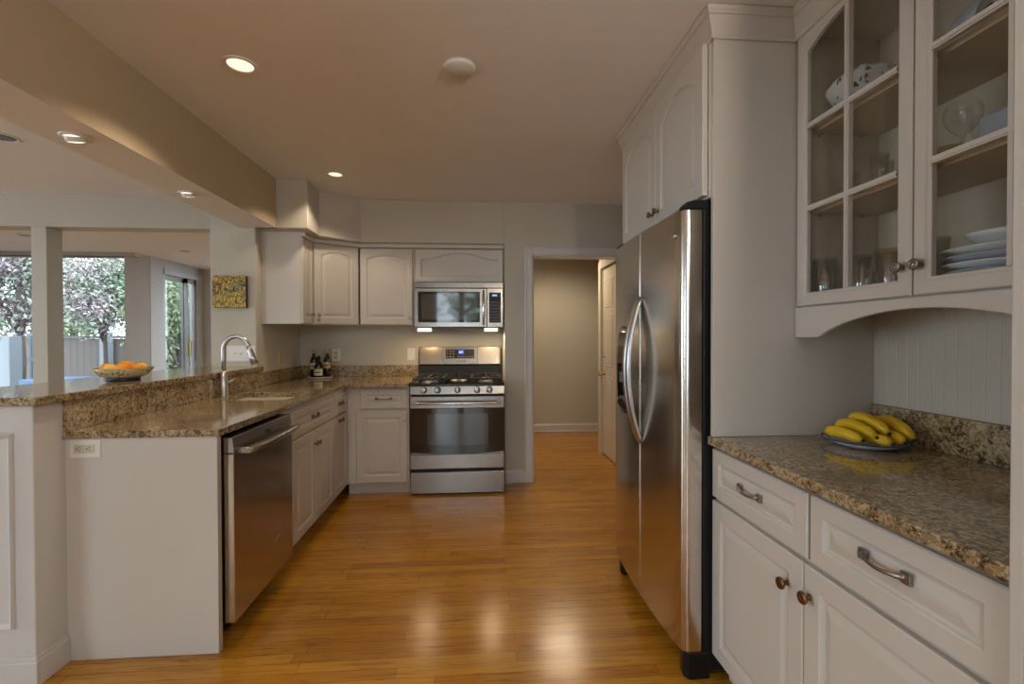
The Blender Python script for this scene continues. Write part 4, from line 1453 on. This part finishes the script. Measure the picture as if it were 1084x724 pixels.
def banana_mat():
    m = mat('banana_peel', (0.75, 0.50, 0.03, 1), 0.42)
    v = objvec(m)
    n = noise(m, 18, 4, 0.6, v)
    r = ramp(m, n.outputs[0], [(0.25, lin(214, 170, 20)), (0.55, lin(232, 192, 30)), (0.8, lin(222, 186, 50))])
    n2 = noise(m, 90, 3, 0.6, v)
    r2 = ramp(m, n2.outputs[0], [(0.66, (0, 0, 0, 1)), (0.72, (1, 1, 1, 1))])
    mx = N(m, 'ShaderNodeMixRGB')
    L(m, r2.outputs[0], mx.inputs[0])
    L(m, r.outputs[0], mx.inputs[1])
    mx.inputs[2].default_value = lin(150, 105, 25)
    L(m, mx.outputs[0], bsdf(m).inputs['Base Color'])
    return m


M_BAN = banana_mat()
M_TIP = mat('banana_tip', (0.03, 0.02, 0.01, 1), 0.7)


def banana(label, p0, p1, sag, r=0.0175):
    """curved banana from stem end p0 to blossom tip p1 (world), bulging by vector sag"""
    p0, p1, sag = Vector(p0), Vector(p1), Vector(sag)
    c = (p0 + p1) / 2
    root = thing('banana', label, 'banana', tuple(c), 0, 'bananas on the enamel plate')
    n = 18
    pts, rs = [], []
    for k in range(n + 1):
        t = k / n
        pts.append(tuple(p0.lerp(p1, t) + sag * (4 * t * (1 - t)) - c))
        e = min(t / 0.16, (1 - t) / 0.14, 1.0)
        rs.append(r * (0.34 + 0.66 * (max(0.0, e) ** 0.6)))
    # five-sided rounded section
    mb = MB()
    P = [Vector(p) for p in pts]
    V, F = [], []
    prev = sag.normalized() if sag.length > 0 else Vector((0, 0, 1))
    ns = 20
    for i, p in enumerate(P):
        t = (P[min(i + 1, n)] - P[max(i - 1, 0)]).normalized()
        a = (prev - t * prev.dot(t)).normalized()
        b_ = t.cross(a)
        for k in range(ns):
            th = 2 * pi * k / ns
            rr = rs[i] * (1 + 0.045 * cos(5 * th))
            V.append(tuple(p + a * cos(th) * rr + b_ * sin(th) * rr))
    for i in range(n):
        for k in range(ns):
            F.append((i * ns + k, i * ns + (k + 1) % ns, (i + 1) * ns + (k + 1) % ns, (i + 1) * ns + k))
    F.append(tuple(range(ns - 1, -1, -1)))
    F.append(tuple(n * ns + k for k in range(ns)))
    mb.add(V, F, True)
    mb.build('peel', M_BAN, root)
    d = (P[-1] - P[-2]).normalized()
    MB().tube([tuple(P[-1] - d * 0.002), tuple(P[-1] + d * 0.006)], [rs[-1] * 1.0, rs[-1] * 0.8], 10).build('tip', M_TIP, root)
    d = (P[0] - P[1]).normalized()
    MB().tube([tuple(P[0] - d * 0.002), tuple(P[0] + d * 0.014)], [rs[0] * 0.95, rs[0] * 0.75], 8).build('stem', mat('banana_stem', (0.40, 0.30, 0.05, 1), 0.6), root)
    return root


BZ = 0.9145
# directions seen from the camera: tips come forward (towards -X / -Y)
banana('lowest banana at the fridge side of the plate', (PLX - 0.080, PLY + 0.068, BZ + 0.034), (PLX - 0.050, PLY - 0.048, BZ + 0.028), (-0.006, 0.004, 0.012))
banana('second banana up, leaning over the lowest fridge side banana', (PLX - 0.035, PLY + 0.080, BZ + 0.048), (PLX - 0.012, PLY - 0.060, BZ + 0.040), (0.0, 0.010, 0.022))
banana('topmost banana of the bunch', (PLX + 0.005, PLY + 0.070, BZ + 0.078), (PLX + 0.028, PLY - 0.062, BZ + 0.052), (0.004, 0.010, 0.020))
banana('longest banana along the backsplash side of the plate', (PLX + 0.060, PLY + 0.060, BZ + 0.050), (PLX + 0.095, PLY - 0.080, BZ + 0.034), (0.012, 0.010, 0.036), 0.0185)
banana('banana lying beneath the longest one', (PLX + 0.040, PLY + 0.040, BZ + 0.030), (PLX + 0.055, PLY - 0.090, BZ + 0.028), (0.006, 0.002, 0.014))
banana('short looking banana at the front middle of the plate', (PLX + 0.000, PLY + 0.035, BZ + 0.026), (PLX + 0.012, PLY - 0.092, BZ + 0.025), (-0.004, 0.0, 0.008))

# ================================================================== BAR BOWL AND FRUIT
BX, BY, BZZ = -1.800, 2.500, 1.0665


def bowl_mat():
    m = mat('painted_bowl', (0.7, 0.62, 0.45, 1), 0.2)
    tc = N(m, 'ShaderNodeTexCoord')
    sp_ = N(m, 'ShaderNodeSeparateXYZ')
    L(m, tc.outputs['Object'], sp_.inputs[0])
    at2 = N(m, 'ShaderNodeMath', operation='ARCTAN2')
    L(m, sp_.outputs[0], at2.inputs[0])
    L(m, sp_.outputs[1], at2.inputs[1])
    cb = N(m, 'ShaderNodeCombineXYZ')
    mu = N(m, 'ShaderNodeMath', operation='MULTIPLY')
    mu.inputs[1].default_value = 3.0
    L(m, at2.outputs[0], mu.inputs[0])
    mz = N(m, 'ShaderNodeMath', operation='MULTIPLY')
    mz.inputs[1].default_value = 34
    L(m, sp_.outputs[2], mz.inputs[0])
    L(m, mu.outputs[0], cb.inputs[0])
    L(m, mz.outputs[0], cb.inputs[1])
    v = N(m, 'ShaderNodeTexVoronoi')
    v.inputs['Scale'].default_value = 2.2
    L(m, cb.outputs[0], v.inputs['Vector'])
    hs = N(m, 'ShaderNodeSeparateColor')
    L(m, v.outputs['Color'], hs.inputs[0])
    pal = ramp(m, hs.outputs[0], [(0.0, lin(70, 60, 120)), (0.25, lin(210, 190, 150)), (0.5, lin(190, 120, 60)), (0.7, lin(120, 130, 60)), (0.9, lin(215, 200, 165))])
    pal.color_ramp.interpolation = 'CONSTANT'
    dm = ramp(m, v.outputs['Distance'], [(0.34, (1, 1, 1, 1)), (0.42, (0, 0, 0, 1))])
    mx = N(m, 'ShaderNodeMixRGB')
    L(m, dm.outputs[0], mx.inputs[0])
    mx.inputs[1].default_value = lin(212, 196, 158)
    L(m, pal.outputs[0], mx.inputs[2])
    L(m, mx.outputs[0], bsdf(m).inputs['Base Color'])
    return m


fb = thing('fruit_bowl', 'painted ceramic fruit bowl on the raised bar', 'bowl', (BX, BY, BZZ))
MB().lathe([(0, 0.012), (0.066, 0.012), (0.098, 0.026), (0.118, 0.050), (0.1245, 0.060), (0.1215, 0.061), (0.113, 0.049), (0.094, 0.030), (0.062, 0.020), (0, 0.018)], (0, 0, 0), 48, caps=False).build('dish', bowl_mat(), fb)
MB().lathe([(0.066, 0.0), (0.070, 0.003), (0.068, 0.014), (0.0, 0.014)], (0, 0, 0), 36).build('foot', mat('dark_foot', (0.03, 0.03, 0.04, 1), 0.4), fb)
MB().lathe([(0.1225, 0.0590), (0.1270, 0.0600), (0.1270, 0.0630), (0.1210, 0.0630), (0.1190, 0.0600), (0.1225, 0.0590)], (0, 0, 0), 48, caps=False).build('rim', mat('yellow_rim', (0.50, 0.40, 0.08, 1), 0.3), fb)


def fruit_mat(name, c1, c2):
    m = mat(name, c1, 0.4)
    v = objvec(m)
    n = noise(m, 12, 3, 0.5, v)
    r = ramp(m, n.outputs[0], [(0.35, c1), (0.65, c2)])
    L(m, r.outputs[0], bsdf(m).inputs['Base Color'])
    n2 = noise(m, 160, 2, 0.5, v)
    add_bump(m, n2.outputs[0], 0.25, 0.001)
    return m


M_ORANGE = fruit_mat('orange_peel', lin(232, 140, 24), lin(240, 160, 40))
M_LEMON = fruit_mat('lemon_peel', lin(236, 190, 60), lin(240, 205, 110))
fl = [(-0.068, -0.018, 0.058, 'O', 'orange at the column side of the bowl'), (-0.020, -0.058, 0.060, 'L', 'pale lemon at the front middle of the bowl'), (0.004, 0.006, 0.070, 'O', 'orange standing highest in the middle of the bowl'), (0.068, -0.012, 0.058, 'O', 'orange at the tap side of the bowl'), (0.046, 0.052, 0.060, 'L', 'pale lemon at the back tap side of the bowl'), (-0.030, 0.066, 0.058, 'O', 'orange at the back of the bowl'), (0.042, -0.068, 0.061, 'O', 'orange at the front rim of the bowl')]
for x, y, z, k, lab in fl:
    r = 0.031 if k == 'O' else 0.027
    root = thing('orange' if k == 'O' else 'lemon', lab, 'fruit', (BX + x, BY + y, BZZ + z), 0, 'fruit in the bar bowl')
    pr = []
    for i in range(13):
        a = -pi / 2 + pi * i / 12
        q = r * (1.0 if k == 'O' else 1.02)
        pr.append((q * cos(a) if 0 < i < 12 else 0.0, q * sin(a) * (0.96 if k == 'O' else 1.0) + (0.006 * (1 if i == 12 else -1 if i == 0 else 0) if k == 'L' else 0)))
    o = MB().lathe(pr, (0, 0, 0), 24, caps=False).build('peel', M_ORANGE if k == 'O' else M_LEMON, root)
    if k == 'L':
        o.rotation_euler = (0.3, radians(80), 0.5)
    MB().lathe([(0.004, 0), (0.0045, 0.002), (0.0, 0.003)], (0, 0, r * 0.955 if k == 'O' else r * 1.0), 8).build('stem_end', mat('stem_green', (0.12, 0.14, 0.03, 1), 0.6), root)

# ================================================================== BOTTLES ON TRAY
TX, TY = -1.425, 4.300
tr = MB().lathe([(0, 0), (0.098, 0), (0.108, 0.004), (0.112, 0.013), (0.107, 0.014), (0.102, 0.007), (0, 0.007)], (0, 0, 0), 40, caps=False)
tag(tr.build('round_tray', mat('pale_tray', (0.62, 0.58, 0.50, 1), 0.25), loc=(TX, TY, 0.9145)), 'round pale tray under the three dark bottles', 'tray')
M_WINE = mat('dark_bottle_glass', (0.010, 0.012, 0.008, 1), 0.06, 0, Specular_IOR_Level=0.7)
M_LABEL = mat('cream_label', (0.66, 0.60, 0.44, 1), 0.6)
M_LABELY = mat('gold_label', (0.60, 0.48, 0.20, 1), 0.5)
M_CORK = mat('cork', (0.52, 0.36, 0.18, 1), 0.7)
M_BAND = mat('dark_label_band', (0.10, 0.07, 0.04, 1), 0.6)


def bottle(label, dx, dy, h, r, top, lm, lz, lh, squat=False):
    root = thing('bottle', label, 'bottle', (TX + dx, TY + dy, 0.9220), 0, 'dark bottles on the round tray')
    rn = 0.0125
    sh_ = h * (0.60 if not squat else 0.52)
    MB().lathe([(0, 0.002), (r * 0.9, 0), (r, 0.006), (r, sh_), (r * 0.86, sh_ + 0.018), (r * 0.5, sh_ + 0.040), (rn, sh_ + 0.058), (rn, h - 0.022), (rn + 0.002, h - 0.020), (rn + 0.002, h - 0.010), (rn, h - 0.008)], (0, 0, 0), 28).build('glass_body', M_WINE, root)
    MB().lathe([(rn + 0.001, h - 0.028), (rn + 0.0028, h - 0.026), (rn + 0.0028, h - 0.002), (rn * 0.9, h + 0.006), (0, h + 0.007)], (0, 0, 0), 20).build('stopper', top, root)
    mb = MB()
    n = 14
    V = []
    for z in (lz, lz + lh):
        for k in range(n + 1):
            a = radians(-160 + 140 * k / n)
            V.append(((r + 0.0008) * cos(a), (r + 0.0008) * sin(a), z))
    mb.add(V, [(k, k + 1, n + 2 + k, n + 1 + k) for k in range(n)], True)
    lo = mb.build('paper_label', lm, root)
    mb = MB()
    V = []
    for z in (lz + lh * 0.38, lz + lh * 0.58):
        for k in range(n + 1):
            a = radians(-125 + 70 * k / n)
            V.append(((r + 0.0014) * cos(a), (r + 0.0014) * sin(a), z))
    mb.add(V, [(k, k + 1, n + 2 + k, n + 1 + k) for k in range(n)], True)
    mb.build('label_band', M_BAND, lo)
    return root


bottle('tall dark bottle with cream label nearest the left wall', -0.052, 0.005, 0.245, 0.033, M_CORK, M_LABEL, 0.075, 0.055)
bottle('squat dark bottle with wide cream label in front of the two tall ones', 0.010, -0.058, 0.188, 0.040, M_BLACK, M_LABEL, 0.022, 0.058, True)
bottle('tall dark bottle with gold label nearest the range', 0.060, 0.020, 0.245, 0.031, M_CORK, M_LABELY, 0.080, 0.055)

# ================================================================== PAINTING
def art_mat():
    m = mat('gold_mosaic', (0.5, 0.35, 0.05, 1), 0.4)
    v = objvec(m, (1.0, 1, 0.55))
    vo_ = N(m, 'ShaderNodeTexVoronoi', feature='DISTANCE_TO_EDGE')
    vo_.inputs['Scale'].default_value = 52
    w_ = noise(m, 9, 3, 0.5, v)
    mx0 = N(m, 'ShaderNodeMixRGB')
    mx0.inputs[0].default_value = 0.12
    L(m, v, mx0.inputs[1])
    L(m, w_.outputs[1], mx0.inputs[2])
    L(m, mx0.outputs[0], vo_.inputs['Vector'])
    e_ = ramp(m, vo_.outputs[0], [(0.04, (0, 0, 0, 1)), (0.11, (1, 1, 1, 1))])
    n_ = noise(m, 12, 3, 0.6, v)
    c_ = ramp(m, n_.outputs[0], [(0.35, lin(160, 116, 20)), (0.5, lin(214, 176, 40)), (0.62, lin(150, 140, 60)), (0.75, lin(196, 186, 140))])
    mx = N(m, 'ShaderNodeMixRGB')
    L(m, e_.outputs[0], mx.inputs[0])
    mx.inputs[1].default_value = lin(30, 26, 18)
    L(m, c_.outputs[0], mx.inputs[2])
    L(m, mx.outputs[0], bsdf(m).inputs['Base Color'])
    return m


pt = thing('painting', 'small square gold and black abstract canvas above the switch', 'painting', (-1.828, 3.5995, 1.620))
MB().box(-0.118, -0.034, -0.118, 0.118, 0.0, 0.118).build('canvas_edge', mat('dark_red_edge', (0.06, 0.025, 0.015, 1), 0.6), pt)
MB().box(-0.1175, -0.0365, -0.1175, 0.1175, -0.0341, 0.1175).build('painted_face', art_mat(), pt)

# ================================================================== LIGHT FITTINGS
def can_light(label, x, y, z, r, lit=True, power=0.0, group='recessed ceiling lights', name='recessed_light'):
    root = thing(name, label, 'ceiling light', (x, y, z), 0, group)
    MB().lathe([(r, 0), (r, -0.003), (r * 0.93, -0.006), (r * 0.80, -0.006), (r * 0.76, -0.003), (r * 0.76, -0.0005)], (0, 0, 0), 36, caps=False).build('trim_ring', M_WHITEP, root)
    MB().lathe([(r * 0.765, -0.0005), (r * 0.3, -0.0012), (0, -0.0012)], (0, 0, 0), 32).build('lens', M_BULB if lit else mat('dark_lens', (0.10, 0.10, 0.11, 1), 0.3), root)
    if lit and power:
        lamp(name + '_glow', 'SPOT', (x, y, z - 0.02), power, WARM, 0.035, radians(126), blend=0.35)
    return root


can_light('recessed ceiling light nearest the camera, beside the beam', -1.015, 2.087, ZC, 0.068, True, CAN_W)
can_light('recessed ceiling light in front of the corner cabinet', -1.019, 3.432, ZC, 0.060, True, CAN_W * 0.8)
can_light('unlit recessed light in the dining ceiling at the picture edge', -2.76, 2.93, ZC, 0.075, False)
can_light('unlit recessed light in the sunroom ceiling near the sliding door', -3.95, 6.60, ZC, 0.085, False)
can_light('unlit recessed light in the sunroom ceiling left of the column', -5.15, 5.70, ZC, 0.08, False)
cv = MB().lathe([(0.070, 0.0), (0.070, -0.010), (0.064, -0.017), (0.0, -0.019)], (0, 0, 0), 40)
tag(cv.build('ceiling_cover', M_WHITEP, loc=(-0.076, 2.040, ZC)), 'round white blank cover on the ceiling', 'ceiling cover')


def eyeball(label, y, power):
    root = thing('eyeball_light', label, 'spotlight', (-1.625, y, ZB), 0, 'eyeball spots under the beam')
    MB().lathe([(0.050, 0), (0.050, -0.003), (0.044, -0.006), (0.036, -0.006), (0.034, -0.0005)], (0, 0, 0), 32, caps=False).build('trim_ring', M_WHITEP, root)
    MB().lathe([(0.034, -0.001), (0.033, -0.014), (0.028, -0.020), (0.024, -0.021), (0.022, -0.016)], (0, 0, 0), 28, caps=False).build('swivel_cup', M_WHITEP, root, rot=(radians(18), 0, 0))
    MB().lathe([(0.0275, -0.0205), (0.0, -0.0225)], (0, 0, 0), 24).build('lens', M_SPOTB, root, rot=(radians(18), 0, 0))
    lamp('eyeball_glow', 'SPOT', (-1.625, y, ZB - 0.035), power, WARM, 0.03, radians(120), rot=(radians(6), 0, 0), blend=0.8)
    return root


eyeball('lit eyeball spot under the beam, nearer the camera', 2.010, BEAM_W)
eyeball('lit eyeball spot under the beam, nearer the painting wall', 2.748, BEAM_W)

# hall ceiling light (seen only through its glow and floor reflection)
hl = thing('hall_light', 'flush hall ceiling light beyond the doorway', 'ceiling light', (0.95, 5.25, ZC))
MB().lathe([(0.09, 0), (0.09, -0.012), (0.078, -0.016)], (0, 0, 0), 32).build('trim_ring', M_WHITEP, hl)
MB().lathe([(0.077, -0.017), (0.0, -0.024)], (0, 0, 0), 32).build('lens', M_BULB, hl)
lamp('hall_glow', 'SPOT', (0.95, 5.25, ZC - 0.05), HALL_W, (1.0, 0.78, 0.52), 0.22, radians(165), blend=0.7)
# pendant added behind the camera as fill, in place of bounced flash
FXX, FXY, FXZ = 0.80, -0.30, 1.96
fx_ = thing('fill_pendant', 'unseen glass bowl pendant added behind the camera as fill light', 'pendant lamp', (FXX, FXY, FXZ))
MB().lathe([(0.06, ZC - FXZ), (0.055, ZC - FXZ - 0.02), (0.012, ZC - FXZ - 0.03)], (0, 0, 0), 28, caps=False).build('ceiling_rose', M_NICKEL, fx_)
MB().tube([(0, 0, -0.05), (0, 0, ZC - FXZ - 0.02)], 0.007, 10).build('stem', M_NICKEL, fx_)
MB().lathe([(0.19, 0.0), (0.18, -0.03), (0.13, -0.075), (0.06, -0.10), (0.0, -0.104)], (0, 0, 0), 36, caps=False).build('glass_bowl', M_FILL, fx_)
lamp('pendant_glow', 'POINT', (FXX, FXY, FXZ + 0.06), FILL_W, (1.0, 0.88, 0.76), 0.12)

# ================================================================== OUTSIDE
M_PATIO = mat('patio', (0.11, 0.11, 0.11, 1), 0.8)
struct(MB().box(-30, YS + 0.2, -0.25, 10, 40, -0.10).build('ground', M_PATIO), 'pale patio outside the sunroom', 'ground')
struct(MB().box(-30, -14, -0.25, 10, YREAR - 0.15, -0.10).build('ground_rear', M_PATIO))
M_FENCE = mat('weathered_fence', (0.16, 0.135, 0.12, 1), 0.8)
FY = 12.0
fn = thing('garden_fence', 'weathered board fence across the garden', 'fence', (-13.5, FY, -0.1))
bd = MB()
for i in range(76):
    bd.box(i * 0.152, 0, 0, i * 0.152 + 0.146, 0.02, 1.36 + 0.01 * random.random())
bd.build('fence_boards', M_FENCE, fn)
MB().box(0, -0.035, 1.37, 11.6, 0.05, 1.43).build('cap_rail', mat('dark_rail', (0.14, 0.13, 0.14, 1), 0.7), fn)
MB().box(0, -0.03, 0.35, 11.6, 0.0, 0.43).build('lower_rail', M_FENCE, fn)
M_POST = mat('white_post', (0.26, 0.275, 0.30, 1), 0.5)
fp = thing('fence_post', 'white square post in front of the fence', 'post', (-8.92, FY - 0.15, -0.1))
MB().box(-0.09, -0.09, 0, 0.09, 0.09, 1.50).build('shaft', M_POST, fp)
MB().rings([[(-0.12, -0.12, 1.50), (0.12, -0.12, 1.50), (0.12, 0.12, 1.50), (-0.12, 0.12, 1.50)], [(-0.02, -0.02, 1.62), (0.02, -0.02, 1.62), (0.02, 0.02, 1.62), (-0.02, 0.02, 1.62)]]).build('cap', M_POST, fp)
pp = MB().box(-0.12, -0.12, 0, 0.12, 0.12, 1.42)
tag(pp.build('garden_pillar', M_POST, loc=(-8.62, 9.2, -0.1), bevel=0.01), 'wide pale pillar outside the window at the picture edge', 'pillar')
sg = thing('lattice_gate', 'dark blue grey lattice gate outside the edge window', 'gate', (-8.40, 9.3, -0.1))
g = MB()
for i in range(5):
    g.box(0.05 + i * 0.11, 0, 0.05, 0.075 + i * 0.11, 0.03, 1.48)
g.build('bars', mat('slate_blue', (0.10, 0.14, 0.20, 1), 0.5), sg)
g = MB()
for z in (0.05, 0.5, 0.95, 1.42):
    g.box(0.0, -0.01, z, 0.58, 0.02, z + 0.05)
g.build('rails', M_LCDD if False else mat('slate_blue_rail', (0.12, 0.16, 0.22, 1), 0.5), sg)
pt_ = thing('patio_table', 'low patio table with dark blue cover outside the middle window', 'table', (-7.15, 8.45, -0.1))
MB().box(-0.35, -0.3, 0.45, 0.35, 0.3, 0.70).build('cover', mat('blue_cover', (0.05, 0.10, 0.20, 1), 0.5), pt_, 0.02)
for sx in (-0.3, 0.3):
    for sy in (-0.25, 0.25):
        MB().box(sx - 0.02, sy - 0.02, 0, sx + 0.02, sy + 0.02, 0.46).build('leg', M_POST, pt_)


def leaf_mat(name, c1, c2):
    m = mat(name, c1, 0.6)
    n = noise(m, 1.7, 3, 0.6, objvec(m))
    r = ramp(m, n.outputs[0], [(0.35, c1), (0.65, c2)])
    L(m, r.outputs[0], bsdf(m).inputs['Base Color'])
    bsdf(m).inputs['Subsurface Weight'].default_value = 0.0
    return m


M_LEAFG = leaf_mat('green_leaves', (0.05, 0.13, 0.06, 1), (0.10, 0.18, 0.09, 1))
M_LEAFY = leaf_mat('spring_leaves', (0.20, 0.27, 0.14, 1), (0.30, 0.32, 0.20, 1))
M_BLOSS = leaf_mat('blossom', (0.17, 0.24, 0.16, 1), (0.38, 0.29, 0.31, 1))
M_BARK = mat('bark', (0.10, 0.08, 0.07, 1), 0.9)


def tree(name, label, cat, loc, h_trunk, crown_c, crown_r, nleaf, leafm, size=0.10, nbranch=9, r_trunk=0.10, mix=None):
    rnd = random.Random(hash(label) % 1000 if False else sum(map(ord, label)))
    root = thing(name, label, cat, loc, 0, 'trees and bushes in the garden')
    t = MB()
    t.tube([(0, 0, 0), (0.04, 0.02, h_trunk * 0.5), (0.0, 0.05, h_trunk), (0.03, 0, crown_c[2])], [r_trunk, r_trunk * 0.8, r_trunk * 0.65, r_trunk * 0.3], 8)
    for k in range(nbranch):
        a = 2 * pi * k / nbranch + rnd.random()
        e = Vector((crown_c[0] + cos(a) * crown_r[0] * 0.85, crown_c[1] + sin(a) * crown_r[1] * 0.85, crown_c[2] + (rnd.random() - 0.3) * crown_r[2]))
        s = Vector((0.0, 0.03, h_trunk * (0.7 + 0.4 * rnd.random())))
        mid_ = s.lerp(e, 0.5) + Vector((rnd.uniform(-.2, .2), rnd.uniform(-.2, .2), rnd.uniform(0, .3)))
        t.tube([tuple(s), tuple(mid_), tuple(e)], [r_trunk * 0.4, r_trunk * 0.22, r_trunk * 0.08], 6)
    t.build('trunk', M_BARK, root)
    lm = MB()
    V, F = [], []
    clumps = []
    for _ in range(34):
        while True:
            p = Vector((rnd.uniform(-1, 1), rnd.uniform(-1, 1), rnd.uniform(-1, 1)))
            if 0.25 < p.length < 1:
                break
        clumps.append(p)
    for _ in range(nleaf):
        c = rnd.choice(clumps)
        p = c * 0.8 + Vector((rnd.gauss(0, .16), rnd.gauss(0, .16), rnd.gauss(0, .14)))
        p = Vector((crown_c[0] + p.x * crown_r[0], crown_c[1] + p.y * crown_r[1], crown_c[2] + p.z * crown_r[2]))
        if p.z < 0.05:
            continue
        d = Vector((rnd.gauss(0, 1), rnd.gauss(0, 1), rnd.gauss(0, 1))).normalized()
        q = d.orthogonal().normalized()
        w = d.cross(q)
        s = size * rnd.uniform(0.6, 1.3)
        o = len(V)
        V += [tuple(p - d * s), tuple(p + q * s * 0.45 + w * s * 0.1), tuple(p + d * s), tuple(p - q * s * 0.45 + w * s * 0.1)]
        F.append((o, o + 1, o + 2, o + 3))
    lm.add(V, F)
    lm.build('foliage', leafm, root)
    return root


tree('blossom_tree', 'grey pink blossoming tree outside the edge window', 'tree', (-9.75, 10.6, -0.1), 1.75, (0, 0, 2.75), (0.95, 0.9, 1.45), 9000, M_BLOSS, 0.050)
tree('blossom_tree', 'grey pink blossoming tree behind the square column', 'tree', (-7.75, 10.2, -0.1), 1.75, (0, 0, 2.55), (0.95, 0.8, 1.30), 9000, M_BLOSS, 0.045, r_trunk=0.05)
tree('green_bush', 'dark green bush beneath the blossom outside the edge window', 'bush', (-8.45, 8.35, -0.1), 0.5, (0, 0, 1.62), (0.50, 0.4, 0.42), 2600, M_LEAFG, 0.045)
tree('spring_tree', 'pale spring green tree beyond the fence', 'tree', (-12.2, 14.9, -0.1), 1.6, (0, 0, 2.6), (1.6, 1.2, 2.2), 9000, M_LEAFY, 0.065)
tree('spring_tree', 'thin spring green tree over the fence, tap side of the middle window', 'tree', (-8.3, 13.6, -0.1), 1.6, (0, 0, 2.6), (1.1, 0.8, 2.1), 8000, M_LEAFY, 0.055)
tree('green_bush', 'green shrub filling the view through the sliding door', 'bush', (-6.05, 9.9, -0.1), 0.5, (0, 0, 1.6), (0.75, 1.2, 1.7), 11000, M_LEAFY, 0.045)
tree('spring_tree', 'tall tree seen through the rear glazed door', 'tree', (0.3, -10.0, -0.1), 1.6, (0, 0, 2.6), (1.6, 1.2, 1.2), 900, M_LEAFY, 0.12)
